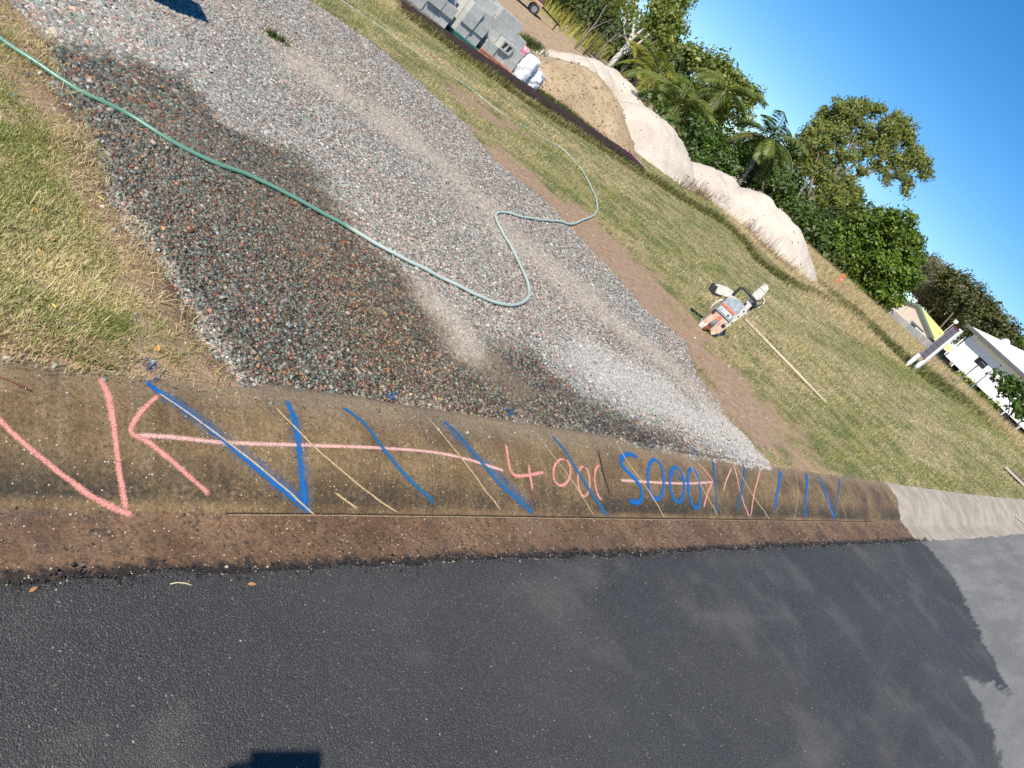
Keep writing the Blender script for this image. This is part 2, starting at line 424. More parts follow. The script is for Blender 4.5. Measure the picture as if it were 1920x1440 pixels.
# far side of the road: plain verge
X, Yr = np.meshgrid(axis([(-400, 40), (-80, 8), (-16, 2), (60, 10), (420,)]), np.array([-400, -100, -40, -15, -8.19]), indexing='ij')
Pv = np.stack([X.ravel(), (Yr + np.where(Yr > -9, kcurve(X), 0)).ravel()], 1)
z0 = np.zeros(len(Pv))
vergeo = npmesh('far_verge', np.column_stack([Pv, along(Pv[:, 0]) + .012]), grid_faces(X.shape[0], 5), M_LOT, None, {k: z0 for k in ('grav', 'dirt', 'wet', 'dust', 'lime', 'fard', 'verge')}, smooth=True)
tag(vergeo, kind='structure')

# ---- kerb and gutter
t = NT('kerb_concrete')
pv = t.attr('prof')                                    # 0 gutter lip .. 1 back of kerb
px, py, pz = t.xyz()
wob = t.math('MULTIPLY', t.math('SUBTRACT', t.noise(5, 5, .6), .5), .5)
wf = t.mrange(t.math('ADD', px, wob), 8.66, 8.58, 0, 1)
nA, nB, nC = t.noise(4, 6, .65), t.noise(30, 5, .65), t.noise(170, 3, .6)
drip = t.noise(1.0, 5, .65, t.scaled(t.pos, (26, 2.2, 2)))
dryc = t.mix(t.mrange(nA, .35, .65), (.295, .25, .195), (.41, .36, .29))
dryc = t.mix(t.mrange(drip, .5, .68, 0, .55), dryc, (.23, .18, .125))
dryc = t.mix(t.mrange(nC, .55, .75, 0, .5), dryc, (.26, .22, .17))
face = t.mix(t.mrange(nA, .3, .7), (.115, .071, .032), (.225, .150, .074))
face = t.mix(t.mrange(drip, .45, .7, 0, .35), face, (.28, .215, .135))
face = t.mix(t.mrange(t.noise(75, 5, .7), .48, .68, 0, .45), face, (.075, .052, .03))
face = t.mix(t.mrange(nB, .50, .72, 0, .6), face, (.075, .055, .032))
gut = t.mix(t.mrange(nA, .3, .7), (.112, .064, .034), (.195, .116, .066))
gut = t.mix(t.mrange(t.noise(38, 4, .7), .50, .66, 0, .8), gut, (.055, .043, .033))
gut = t.mix(t.mrange(t.noise(2.2, 4), .48, .7, 0, .45), gut, (.17, .112, .085))
face = t.mix(t.mrange(t.noise(2.6, 6, .7), .50, .66, 0, .6), face, (.055, .038, .022))
face = t.mix(t.mrange(t.noise(11, 6, .72), .56, .70, 0, .5), face, (.24, .185, .115))
gut = t.mix(t.mrange(t.noise(3.4, 6, .75, None, .6), .52, .64, 0, .7), gut, (.06, .046, .034))
gut = t.mix(t.mrange(t.math('ADD', pv, t.math('MULTIPLY', t.math('SUBTRACT', t.noise(24, 5, .7), .5), .16)), .10, .055, 0, .92), gut, (.022, .02, .019))  # near-black band at the lip: its shadow plus bitumen crumbs, put into the colour
isf = t.mrange(t.math('ADD', pv, t.math('MULTIPLY', t.math('SUBTRACT', nB, .5), .03)), .30, .37)
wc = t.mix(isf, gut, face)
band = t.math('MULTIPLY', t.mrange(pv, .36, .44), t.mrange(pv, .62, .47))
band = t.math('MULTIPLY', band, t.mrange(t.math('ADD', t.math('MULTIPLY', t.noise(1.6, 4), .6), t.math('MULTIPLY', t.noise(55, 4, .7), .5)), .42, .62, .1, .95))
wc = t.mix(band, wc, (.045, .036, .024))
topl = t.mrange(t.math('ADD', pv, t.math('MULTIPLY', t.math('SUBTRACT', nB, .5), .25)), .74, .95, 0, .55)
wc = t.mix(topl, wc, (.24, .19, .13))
spk = t.voro(120, 'Distance'); spc = t.voro(120, 'Color')
s2 = t.new('ShaderNodeSeparateColor'); t.put(s2.inputs[0], spc)
grit = t.math('MULTIPLY', t.mrange(spk, .34, .22), t.mrange(s2.outputs[0], .80, .86))
wc = t.mix(grit, wc, t.ramp(s2.outputs[1], [(0, (.03, .025, .02)), (.45, (.045, .038, .03)), (.6, (.40, .33, .22)), (.85, (.55, .5, .42))], 'CONSTANT'))
fine = t.noise(420, 4, .8); fine2 = t.noise(95, 5, .75)
wc = t.mix(1.0, wc, t.ramp(fine, [(.30, (.45, .45, .45)), (.5, (1, 1, 1)), (.70, (1.7, 1.65, 1.55))]), 'MULTIPLY')
wc = t.mix(1.0, wc, t.ramp(fine2, [(.32, (.55, .55, .55)), (.5, (1, 1, 1)), (.68, (1.4, 1.38, 1.32))]), 'MULTIPLY')
dryc = t.mix(1.0, dryc, t.ramp(fine, [(.30, (.7, .7, .7)), (.5, (1, 1, 1)), (.70, (1.2, 1.2, 1.18))]), 'MULTIPLY')
c = t.mix(wf, dryc, wc)
rg = t.mix(wf, (.9, .9, .9), t.mix(t.mrange(nA, .35, .65), (.55, .55, .55), (.8, .8, .8)))
nb = t.bump(t.math('ADD', t.math('MULTIPLY', nC, .7), t.math('MULTIPLY', nB, .6)), .55, .006)
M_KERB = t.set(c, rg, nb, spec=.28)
JX1, JX2 = float(G(811, 880)[0]), float(G(1150, 945)[0])
kerb = empty('kerb', (0, 0, 0)); tag(kerb, kind='structure')
# smooth profile
ky = np.concatenate([np.linspace(1.135, 1.355, 8), np.linspace(1.368, 1.44, 7), np.linspace(1.47, 1.845, 15)])
kz = np.interp(ky, KP_Y, KP_Z); kz[ky < 1.165] = -.006
kz2 = kz.copy(); kz2[1:-1] = (kz[:-2] + 2 * kz[1:-1] + kz[2:]) / 4; kz = kz2
ky = np.append(ky, [1.86, 1.87]); kz = np.append(kz, [.12, -.05])
def kerb_segment(x0, x1):
    n = max(2, int((x1 - x0) / .06))
    if x0 > 12 or x1 < -1: n = max(2, int((x1 - x0) / .4))
    xx = np.linspace(x0, x1, n)
    X, K = np.meshgrid(xx, np.arange(len(ky)), indexing='ij')
    edge = np.minimum(X - x0, x1 - X)
    rnd = 0.002 * np.exp(-edge / .006)
    Yw = ky[K] + kcurve(X); Zw = along(X) + kz[K] - rnd + 0.004 * (vnoise(X, Yw, 3, 71, 3) - .5)
    V = np.column_stack([X.ravel(), Yw.ravel(), Zw.ravel()])
    F = grid_faces(n, len(ky))
    # end caps down into the bed
    nk = len(ky); base = len(V); capF = []
    for e, flip in ((0, False), (n - 1, True)):
        q0 = V[e * nk:(e + 1) * nk].copy(); q1 = q0.copy(); q1[:, 2] -= .05; b0_ = len(V); V = np.vstack([V, q0, q1])
        for k in range(nk - 1):
            f = [b0_ + k, b0_ + k + 1, b0_ + nk + k + 1, b0_ + nk + k]; capF.append(f[::-1] if flip else f)
    pr = np.concatenate([((K - 0) / (len(ky) - 3)).ravel(), np.zeros(4 * nk)])
    pr = np.clip(pr, 0, 1)
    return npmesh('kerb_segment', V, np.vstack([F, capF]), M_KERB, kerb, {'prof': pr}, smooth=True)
JOINTS = [-60, -14, -4.2, -1.6, JX1, JX2, 8.62, 12.2, 16.6, 22, 30, 60]
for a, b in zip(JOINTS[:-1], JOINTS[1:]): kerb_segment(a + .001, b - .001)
M_DARK = simple('joint_dark', (.03, .024, .018), .9)  # dark backing sheet; its colour stands in for the darkness in open joints
xx = np.arange(-60, 60.1, .5); bed = []
for x in xx:
    for y, z in ((1.10, -.05), (1.375, -.06), (1.60, .04), (1.86, .06)): bed.append((x, y + float(kcurve(x)), float(along(x)) + z))
npmesh('kerb_bed', bed, grid_faces(len(xx), 4), M_DARK, kerb)

# ================================================================== spray-painted marks and saw cuts on the kerb
def catmull(P, step):
    P = np.asarray(P, float)
    if len(P) == 2: out = np.linspace(0, 1, max(2, int(np.linalg.norm(P[1] - P[0]) / step)))[:, None] * (P[1] - P[0]) + P[0]; return out
    Q = np.vstack([2 * P[0] - P[1], P, 2 * P[-1] - P[-2]]); out = []
    for i in range(1, len(Q) - 2):
        n = max(2, int(np.linalg.norm(Q[i + 1] - Q[i]) / step)); tt = np.linspace(0, 1, n, endpoint=(i == len(Q) - 3))[:, None]
        a, b, c_, d = Q[i - 1], Q[i], Q[i + 1], Q[i + 2]
        out.append(.5 * (2 * b + (c_ - a) * tt + (2 * a - 5 * b + 4 * c_ - d) * tt ** 2 + (3 * b - a - 3 * c_ + d) * tt ** 3))
    return np.vstack(out)

def ribbon(name, pts, width, mat, lift, parent=kerb, soft=1.9, curve=True, wscale=.70):
    """a painted stroke laid on the ground surface; pts are photograph points on the kerb"""
    P = GP(pts)
    P = catmull(P, .012) if curve else np.vstack([catmull(P[i:i + 2], .012) for i in range(len(P) - 1)])
    T = np.gradient(P, axis=0); e = 0.01
    Zp = surf(P[:, 0], P[:, 1]); T3 = np.column_stack([T, np.gradient(Zp)]); T3 /= np.linalg.norm(T3, axis=1)[:, None] + 1e-9
    nx = (surf(P[:, 0] - e, P[:, 1]) - surf(P[:, 0] + e, P[:, 1])) / (2 * e); ny = (surf(P[:, 0], P[:, 1] - e) - surf(P[:, 0], P[:, 1] + e)) / (2 * e)
    N = np.column_stack([nx, ny, np.ones(len(P))]); N /= np.linalg.norm(N, axis=1)[:, None]
    S = np.cross(N, T3); S /= np.linalg.norm(S, axis=1)[:, None]
    wid = np.interp(np.linspace(0, 1, len(P)), np.linspace(0, 1, len(width)), width) if hasattr(width, '__len__') else np.full(len(P), width)
    k = 7; q = np.linspace(-1, 1, k); V = []; A = []; B = []
    L = np.concatenate([[0], np.cumsum(np.linalg.norm(np.diff(P, axis=0), axis=1))])
    for j in range(k):
        Q = P + S[:, :2] * (q[j] * wid * wscale * soft / 2)[:, None]
        V.append(np.column_stack([Q, kz_at(Q[:, 0], Q[:, 1]) + lift])); A.append(np.full(len(P), q[j] * soft)); B.append(np.minimum(L, L[-1] - L))
    V = np.stack(V, 1).reshape(-1, 3); A = np.stack(A, 1).ravel(); B = np.stack(B, 1).ravel()
    return npmesh(name, V, grid_faces(len(P), k), mat, parent, {'across': A, 'ends': B}, smooth=True)
def kz_at(x, y):
    yk = y - kcurve(x); return along(x) + np.where(yk > 1.845, lot_rel(yk), np.interp(yk, ky[:-2], kz[:-2])) + 0.004 * (vnoise(x, y, 3, 71, 3) - .5)
def paint_mat(name, col, col2, dens=0.5, thin=False):
    t = NT(name); a = t.math('ABSOLUTE', t.attr('across')); en = t.attr('ends')
    n1, n2 = t.noise(300, 3, .75), t.noise(28, 4)
    edge = t.mrange(a, .10, 1.75, .92, -.35)
    edge = t.math('MULTIPLY', edge, t.mrange(en, 0, .02, .35, 1))
    al = t.math('ADD', edge, t.math('MULTIPLY', t.math('SUBTRACT', n1, .5), 2.4))
    al = t.math('ADD', al, t.math('MULTIPLY', t.math('SUBTRACT', n2, .5), .5))
    al = t.mrange(al, dens - .32, dens + .32)
    c = t.mix(t.mrange(n1, .35, .65), col, col2)
    t.set(c, .75, alpha=al, spec=.2); t.m.blend_method = 'HASHED' if hasattr(t.m, 'blend_method') else None
    return t.m
M_PINK = paint_mat('pink_spray_paint', (.56, .19, .155), (.68, .32, .265), .62)
M_PINKT = paint_mat('thin_pink_spray_paint', (.62, .31, .26), (.74, .46, .40), .72)
M_BLUE = paint_mat('blue_spray_paint', (.004, .095, .31), (.012, .135, .38), .55)
M_BLUET = paint_mat('thin_blue_spray_paint', (.008, .10, .23), (.022, .135, .28), .70)
M_CUT = paint_mat('saw_scratch', (.42, .28, .13), (.55, .42, .25), .5)
M_CUT2 = paint_mat('faint_saw_scratch', (.26, .17, .09), (.34, .25, .15), .62)
M_CRACK = paint_mat('dark_crack', (.02, .014, .008), (.035, .026, .018), .35)
LB = .0022
# pink: left V, arrow, 4000, arrow, right V
ribbon('paint_stroke', [(-60, 720), (0, 790), (60, 846), (150, 918), (205, 950), (252, 970)], [.024, .026, .03, .036], M_PINK, LB)
ribbon('paint_stroke', [(182, 704), (200, 735), (213, 800), (222, 880), (236, 962)], [.034, .042, .03, .03, .034], M_PINK, LB + .0004)
ribbon('paint_arrow', [(298, 740), (262, 775), (245, 810), (272, 826), (330, 872), (394, 931)], [.024, .03, .034, .03, .03], M_PINK, LB)
ribbon('paint_arrow', [(252, 816), (330, 821), (420, 830), (560, 835), (700, 840), (800, 847), (870, 860), (945, 884)], [.034, .03, .027, .027, .029], M_PINKT, LB + .0004)
ribbon('paint_numeral', [(947, 831), (953, 868), (962, 890), (985, 892), (1021, 886)], .031, M_PINK, LB)
ribbon('paint_numeral', [(990, 868), (993, 890), (998, 923)], .031, M_PINK, LB + .0004)
def loop(cx, cy, rx, ry, tilt=0.0, a0=-1.4, a1=5.0, n=14):
    return [(cx + rx * math.cos(a) * math.cos(tilt) - ry * math.sin(a) * math.sin(tilt), cy + rx * math.cos(a) * math.sin(tilt) + ry * math.sin(a) * math.cos(tilt)) for a in np.linspace(a0, a1, n)]
ribbon('paint_numeral', loop(1053, 886, 16, 25, .1), .027, M_PINK, LB + .0002)
ribbon('paint_numeral', loop(1094, 903, 11, 28, -.05), .027, M_PINK, LB + .0003)
ribbon('paint_numeral', loop(1126, 906, 11, 32, -.12, -1.2, -4.7), .027, M_PINK, LB + .0004)
ribbon('paint_arrow', [(1162, 901), (1230, 905), (1290, 907), (1336, 904)], .032, M_PINKT, LB)
ribbon('paint_arrow', [(1306, 867), (1336, 902), (1326, 925), (1318, 954)], .028, M_PINK, LB + .0004, curve=False)
ribbon('paint_stroke', [(1371, 878), (1362, 900), (1356, 921)], .024, M_PINKT, LB)
ribbon('paint_stroke', [(1374, 870), (1385, 910), (1395, 945), (1405, 971)], .026, M_PINKT, LB + .0002)
ribbon('paint_stroke', [(1425, 876), (1415, 920), (1406, 970)], .028, M_PINK, LB + .0006)
M_HALO = paint_mat('blue_overspray', (.02, .10, .22), (.04, .14, .28), 1.02)
for hp_ in ([(300, 735), (430, 832), (585, 962)], [(545, 770), (560, 840), (572, 955)], [(828, 789), (890, 853), (1000, 964)], [(1250, 880), (1300, 915)], [(1540, 905), (1564, 975)]): ribbon('overspray', hp_, .16, M_HALO, LB - .0004)
# blue hatching: left V, three diagonals, 5000, right strokes and V
ribbon('paint_stroke', [(272, 712), (288, 728), (340, 765), (430, 835), (500, 893), (585, 962)], [.036, .03, .028, .032, .05, .04], M_BLUE, LB + .0008)
ribbon('paint_stroke', [(536, 750), (552, 790), (560, 840), (566, 900), (572, 955)], [.036, .036, .034, .03, .05], M_BLUE, LB + .0010)
ribbon('paint_stroke', [(640, 764), (680, 792), (715, 838), (760, 892), (815, 946)], .038, M_BLUET, LB + .0008)
ribbon('paint_stroke', [(828, 789), (855, 810), (890, 853), (940, 912), (1000, 964)], [.034, .036, .045, .05], M_BLUET, LB + .0009)
ribbon('paint_stroke', [(1032, 816), (1056, 842), (1080, 880), (1108, 925), (1137, 968)], [.038, .046, .05, .05], M_BLUET, LB + .0008)
ribbon('paint_numeral', [(1196, 858), (1178, 852), (1166, 858), (1165, 872), (1180, 888), (1197, 908), (1204, 930), (1196, 943), (1178, 939)], .055, M_BLUE, LB + .0009)
ribbon('paint_numeral', loop(1229, 899, 15, 38, -.04), .045, M_BLUE, LB + .0010)
ribbon('paint_numeral', loop(1269, 909, 13, 33, -.08), .045, M_BLUE, LB + .0011)
ribbon('paint_numeral', loop(1301, 916, 11, 38, -.12), .045, M_BLUE, LB + .0012)
ribbon('paint_stroke', [(1335, 859), (1339, 890), (1342, 930), (1343, 968)], .045, M_BLUET, LB + .0009)
ribbon('paint_stroke', [(1395, 872), (1390, 920), (1381, 960)], .045, M_BLUET, LB + .0009)
ribbon('paint_stroke', [(1462, 882), (1458, 920), (1451, 958)], .05, M_BLUE, LB + .0008)
ribbon('paint_stroke', [(1512, 888), (1511, 930), (1508, 972)], .05, M_BLUE, LB + .0008)
ribbon('paint_stroke', [(1534, 892), (1550, 935), (1564, 975)], .055, M_BLUE, LB + .0009)
ribbon('paint_stroke', [(1573, 897), (1570, 935), (1564, 974)], .035, M_BLUET, LB + .0011)
# blue overspray on the grass and stones behind the kerb handled with the scatter colours
for pts, w in (([(296, 738), (400, 810), (500, 888), (590, 968)], .011), ([(515, 765), (545, 795), (600, 850), (690, 925), (745, 962)], .011), ([(625, 925), (670, 955)], .012),
               ([(802, 786), (850, 842), (905, 915), (938, 958)], .011), ([(1004, 816), (1040, 860), (1080, 915), (1112, 968)], .010), ([(1154, 832), (1185, 880), (1245, 972)], .013),
               ([(1280, 852), (1310, 905), (1345, 970)], .013), ([(1373, 868), (1405, 920), (1442, 974)], .014), ([(1490, 885), (1488, 974)], .010), ([(1525, 905), (1560, 968)], .011), ([(1570, 930), (1586, 972)], .011)):
    ribbon('saw_cut', pts, w, M_CUT, LB + .0016)
ribbon('saw_cut', [(420, 964), (760, 967), (1140, 972), (1400, 975), (1640, 979)], .012, M_CRACK, .003)
ribbon('saw_cut', [(420, 966.5), (760, 969), (1140, 974), (1400, 976.5), (1640, 980)], .009, M_CUT2, .0032)
ribbon('crack', [(1120, 845), (1126, 870), (1131, 892), (1139, 915), (1142, 935)], [.006, .012, .018, .012, .006], M_CRACK, LB + .0018)

# ================================================================== scattered stones and grass
CUBE = np.array([[-1, -1, -1], [1, -1, -1], [1, 1, -1], [-1, 1, -1], [-1, -1, 1], [1, -1, 1], [1, 1, 1], [-1, 1, 1]], float)
CF = np.array([[0, 3, 2, 1], [4, 5, 6, 7], [0, 1, 5, 4], [1, 2, 6, 5], [2, 3, 7, 6], [3, 0, 4, 7]])
def rand_rot(n):
    q = rng.normal(size=(n, 4)); q /= np.linalg.norm(q, axis=1)[:, None]; w, x, y, z = q.T
    return np.stack([1 - 2 * (y * y + z * z), 2 * (x * y - z * w), 2 * (x * z + y * w), 2 * (x * y + z * w), 1 - 2 * (x * x + z * z), 2 * (y * z - x * w), 2 * (x * z - y * w), 2 * (y * z + x * w), 1 - 2 * (x * x + y * y)], 1).reshape(n, 3, 3)
def stones(pos, size):
    n = len(pos)
    v = CUBE[None] * (0.5 + 0.42 * rng.random((n, 8, 3)))
    asp = np.stack([np.ones(n), .6 + .35 * rng.random(n), .38 + .4 * rng.random(n)], 1)
    v = v * asp[:, None] * (size * .62)[:, None, None]
    v = np.einsum('nij,nkj->nki', rand_rot(n), v) + pos[:, None]
    F = (np.arange(n) * 8)[:, None, None] + CF[None]
    return v.reshape(-1, 3), F.reshape(-1, 4)
WEDGE = np.array([[-1, -1, -.45], [1, -1, -.45], [1, 1, -.45], [-1, 1, -.45], [-.45, .1, 1], [.5, -.1, 1]], float)
WF = np.array([[0, 1, 5], [0, 5, 4], [1, 2, 5], [2, 3, 4], [2, 4, 5], [3, 0, 4]])
def chips(pos, size):
    """cheaper stones for farther off: a faceted chip with its underside buried"""
    n = len(pos); v = WEDGE[None] * (.62 + .6 * rng.random((n, 6, 3))); v[:, :, 0] *= .85; v[:, :, 1] *= (.55 + .35 * rng.random(n))[:, None]; v[:, :, 2] *= (.4 + .35 * rng.random(n))[:, None]
    a, b = rng.uniform(0, 2 * np.pi, n), rng.normal(0, .35, n); c, s_, cb, sb = np.cos(a), np.sin(a), np.cos(b), np.sin(b)
    x, y, z = v[:, :, 0], v[:, :, 1], v[:, :, 2]; x2 = x * cb[:, None] + z * sb[:, None]; z2 = -x * sb[:, None] + z * cb[:, None]
    v = np.stack([x2 * c[:, None] - y * s_[:, None], x2 * s_[:, None] + y * c[:, None], z2], 2) * (size * .58)[:, None, None] + pos[:, None]
    return v.reshape(-1, 3), ((np.arange(n) * 6)[:, None, None] + WF[None]).reshape(-1, 3)
PAL = np.array([[.30, .29, .275], [.40, .39, .37], [.48, .46, .43], [.23, .25, .24], [.25, .30, .27], [.36, .22, .18], [.42, .32, .25], [.17, .165, .165], [.58, .55, .51], [.42, .27, .19], [.31, .20, .185], [.22, .28, .27]])
PALP = np.array([.14, .14, .09, .12, .11, .08, .07, .07, .04, .02, .06, .06])
t = NT('gravel_stone')
sc = t.attr('col', 'Color'); ws = t.attr('wet')
M_STONE = t.set(t.mix(t.mrange(t.noise(220, 3), .3, .7, 0, .35), sc, t.mix(1.0, sc, (.6, .6, .6), 'MULTIPLY')), t.mrange(ws, 0, 1, .85, .38), spec=.4)
def visible(P, pad=60):
    """which ground points fall inside the picture (to spend stones and blades where they are seen, with a margin)"""
    d = np.column_stack([P[:, 0], P[:, 1], surf(P[:, 0], P[:, 1]) - CAM_H]) @ RM
    u = d[:, 0] / d[:, 2] * F_PX + CX; v = d[:, 1] / d[:, 2] * F_PX + CY
    return (d[:, 2] > .3) & (u > -pad) & (u < 1920 + pad) & (v > -pad) & (v < 1440 + pad), d[:, 2]
BLUE_S = [(G(u, v)[:2], r) for u, v, r in ((272, 690, .035), (282, 708, .03), (640, 766, .03), (735, 742, .035), (765, 768, .03), (955, 772, .035), (830, 788, .03), (1015, 808, .03), (1300, 850, .05), (1375, 858, .05), (536, 748, .03))]
def scatter_gravel():
    N = 960000
    P = np.column_stack([rng.uniform(-1.2, 7.0, N), rng.uniform(1.70, 10.0, N)])
    vis, dep = visible(P, 130)
    keep = rng.random(N) < np.clip(3.4 / np.maximum(dep, 1.5), .12, 1.0) ** 1.6
    P = P[vis & keep]; dep = dep[vis & keep]
    z = zones(P)
    yk = P[:, 1] - kcurve(P[:, 0])
    m = (z['grav'] + .25 * (vnoise(P[:, 0], P[:, 1], 6, 81, 3) - .5)) > .5
    spill = (rng.random(len(P)) < .018) & (z['dirt'] > .3) & (z['grav'] < .5)
    dustc = rng.random(len(P)) < .30 * z['dust'] * (1 - .55 * z['lime'])
    edge = (yk < edge_y(P[:, 0]) + .03 * (vnoise(P[:, 0], P[:, 0] * 0, 4, 83, 3) - .5) * 2) & (rng.random(len(P)) < .985)
    m = (m & ~dustc & ~edge) | (spill & ~edge)
    P, dep = P[m], dep[m]; z = {k: v[m] for k, v in z.items()}
    n = len(P)
    size = .0058 + .0125 * rng.random(n) ** 1.6 + (rng.random(n) < .025) * .009 + (rng.random(n) < .004) * .014
    size *= np.interp(dep, [2.2, 4, 7], [1.12, .95, 1.08])
    left = sstep(2.2, 1.2, P[:, 0]) * sstep(2.6, 4.0, P[:, 1]); size *= 1 + .55 * left
    yk = P[:, 1] - kcurve(P[:, 0])
    zz = np.where(yk > 1.80, lot_z(P[:, 0], P[:, 1]), kz_at(P[:, 0], P[:, 1])) + size * .10
    col = PAL[rng.choice(len(PAL), n, p=PALP)] * np.exp(rng.normal(0, 1, n) * (.22 + .18 * z['wet'] + .08 * sstep(5, 3, dep)) - .05)[:, None] * np.array([1.04, 1.0, .93])
    warm = vnoise(P[:, 0], P[:, 1], 1.3, 85, 3)
    col *= (1 + (warm - .5)[:, None] * np.array([.25, .05, -.15]))
    dusty = np.clip(.8 * z['dust'] + .30 * vnoise(P[:, 0], P[:, 1], 2, 86, 2), 0, .75)[:, None]
    col = col * (1 - dusty) + np.array([.46, .40, .325]) * dusty
    lm = (np.clip(z['lime'] * .9, 0, .62) * (.4 + .6 * rng.random(n)))[:, None]
    col = col * (1 - lm) + np.array([.56, .54, .50]) * lm
    dry = np.full(n, .92)
    gl_ = np.clip(1 - .8 * sstep(.16, .02, dline(P, GRAV[:4])), 0, 1)
    wet = z['wet'] * (.75 + .25 * rng.random(n)) * gl_
    sat = col.mean(1)[:, None] + (col - col.mean(1)[:, None]) * (1 + 1.0 * wet)[:, None]
    col = np.clip(sat, .01, 1) * (dry * (1 - .67 * wet))[:, None]
    for c_, r in BLUE_S:
        q = (np.exp(-((P - c_) ** 2).sum(1) / (r * r)) * rng.random(n) > .42)
        col[q] = np.array([.02, .10, .28]) * (.6 + .6 * rng.random(q.sum()))[:, None]
    P3 = np.column_stack([P, zz]); nr = dep < 3.6; fr = ~nr; c4 = np.column_stack([col, np.ones(n)])
    V, F = stones(P3[nr], size[nr]); F = np.concatenate([F[:, [0, 1, 2]], F[:, [0, 2, 3]]])
    V2, F2 = chips(P3[fr], size[fr] * 1.1)
    o = npmesh('gravel', np.vstack([V, V2]), np.vstack([F, F2 + len(V)]), M_STONE, None, {'col': np.vstack([np.repeat(c4[nr], 8, 0), np.repeat(c4[fr], 6, 0)]), 'wet': np.concatenate([np.repeat(wet[nr], 8), np.repeat(wet[fr], 6)])})
    tag(o, 'loose grey and brown gravel stones covering the driveway', 'gravel', kind='stuff')
    return n
n_stones = scatter_gravel()
# broken lip of the asphalt along the gutter
def lip_stones():
    n = 7500
    x = rng.uniform(-1.0, 9.0, n); y = 1.165 + rng.normal(-.006, .017, n) + .028 * (vnoise(x, x * 0, 9, 61, 4) - .5) * 2 + kcurve(x)
    size = .0025 + .0075 * rng.random(n) ** 2.4
    col = np.array([.022, .022, .023])[None] * (.5 + 1.4 * rng.random(n))[:, None]
    lt = rng.random(n) < .10; col[lt] = np.array([.24, .20, .14]) * (.5 + .9 * rng.random(lt.sum()))[:, None]
    V, F = stones(np.column_stack([x, y, along(x) - .001 + .004 * rng.random(n)]), size)
    o = npmesh('asphalt_crumbs', V, F, M_STONE, None, {'col': np.repeat(np.column_stack([col, np.ones(n)]), 8, 0), 'wet': np.full(n * 8, .6)})
    tag(o, 'dark crumbling asphalt edge and grit along the gutter', 'grit', kind='stuff')
    # loose grit in the gutter and on the road
    n = 2600
    x = rng.uniform(.3, 8.5, n); g = rng.random(n)
    y = np.where(g < .62, 1.17 + .22 * rng.random(n), rng.uniform(-.6, 1.1, n)) + kcurve(x)
    size = .003 + .006 * rng.random(n) ** 2.5
    col = np.where((rng.random(n) < .45)[:, None], np.array([.40, .33, .24]), np.array([.035, .03, .026])) * (.5 + .8 * rng.random(n))[:, None]
    rd = y - kcurve(x) < 1.16; col[rd] = np.array([.26, .24, .21]) * (.35 + .8 * rng.random(rd.sum()))[:, None]
    zz = np.where(rd, along(x) + .004, kz_at(x, y) + .001)
    V, F = stones(np.column_stack([x, y, zz + size * .1]), size)
    o = npmesh('loose_grit', V, F, M_STONE, None, {'col': np.repeat(np.column_stack([col, np.ones(n)]), 8, 0), 'wet': np.full(n * 8, .3)})
    tag(o, 'fine loose grit washed over the gutter and road', 'grit', kind='stuff')
lip_stones()

# ---- grass
t = NT('grass_blade')
gc = t.attr('col', 'Color')
df = t.new('ShaderNodeBsdfDiffuse'); tr = t.new('ShaderNodeBsdfTranslucent'); mx = t.new('ShaderNodeMixShader'); mx.inputs[0].default_value = .38
t.put(df.inputs[0], gc); t.put(tr.inputs[0], gc); t.t.links.new(df.outputs[0], mx.inputs[1]); t.t.links.new(tr.outputs[0], mx.inputs[2]); t.t.links.new(mx.outputs[0], t.out.inputs[0])
M_GRASS = t.m
def thin_blades(P, z, length, width, lean, col):
    n = len(P); az = rng.uniform(0, 2 * np.pi, n); sa = az + np.pi / 2 + rng.normal(0, .4, n); th = np.clip(lean * 1.15, 0, 1.45)
    d = np.column_stack([np.cos(az), np.sin(az)]); s = np.column_stack([np.cos(sa), np.sin(sa)]) * (width * .62)[:, None]
    V = np.stack([np.column_stack([P - s, z - .003]), np.column_stack([P + s, z - .003]), np.column_stack([P + d * (length * np.sin(th))[:, None], z + length * np.cos(th)])], 1).reshape(-1, 3)
    return V, np.arange(n * 3).reshape(-1, 3), np.repeat(np.column_stack([np.clip(col, 0, 1), np.ones(n)]), 3, 0)
def blades(P, z, length, width, lean, col, flop=0.6):
    n = len(P); az = rng.uniform(0, 2 * np.pi, n); sa = az + np.pi / 2 + rng.normal(0, .4, n)
    th = np.clip(lean, 0, 1.5)
    d = np.column_stack([np.cos(az), np.sin(az)]); s = np.column_stack([np.cos(sa), np.sin(sa)]) * (width / 2)[:, None]
    mid = length * .55
    mx_ = mid * np.sin(th * .7); mz = mid * np.cos(th * .7); t2 = np.minimum(th * (1 + flop), 1.75)
    tx = mx_ + (length - mid) * np.sin(t2); tz = np.maximum(mz + (length - mid) * np.cos(t2), .003)
    b1 = np.column_stack([P - s, z - .003]); b2 = np.column_stack([P + s, z - .003])
    m1 = np.column_stack([P + d * mx_[:, None] - s * .8, z + mz]); m2 = np.column_stack([P + d * mx_[:, None] + s * .8, z + mz])
    tp = np.column_stack([P + d * tx[:, None], z + tz])
    V = np.stack([b1, b2, m2, m1, tp], 1).reshape(-1, 3)
    b = (np.arange(n) * 5)[:, None]
    F = np.concatenate([b + np.array([[0, 1, 2]]), b + np.array([[0, 2, 3]]), b + np.array([[3, 2, 4]])])
    return V, F, np.repeat(np.column_stack([np.clip(col, 0, 1), np.ones(n)]), 5, 0)
GREEN = np.array([.155, .210, .050]); GREEN2 = np.array([.36, .39, .11]); STRAW = np.array([.82, .68, .37]); DEAD = np.array([.56, .42, .24])
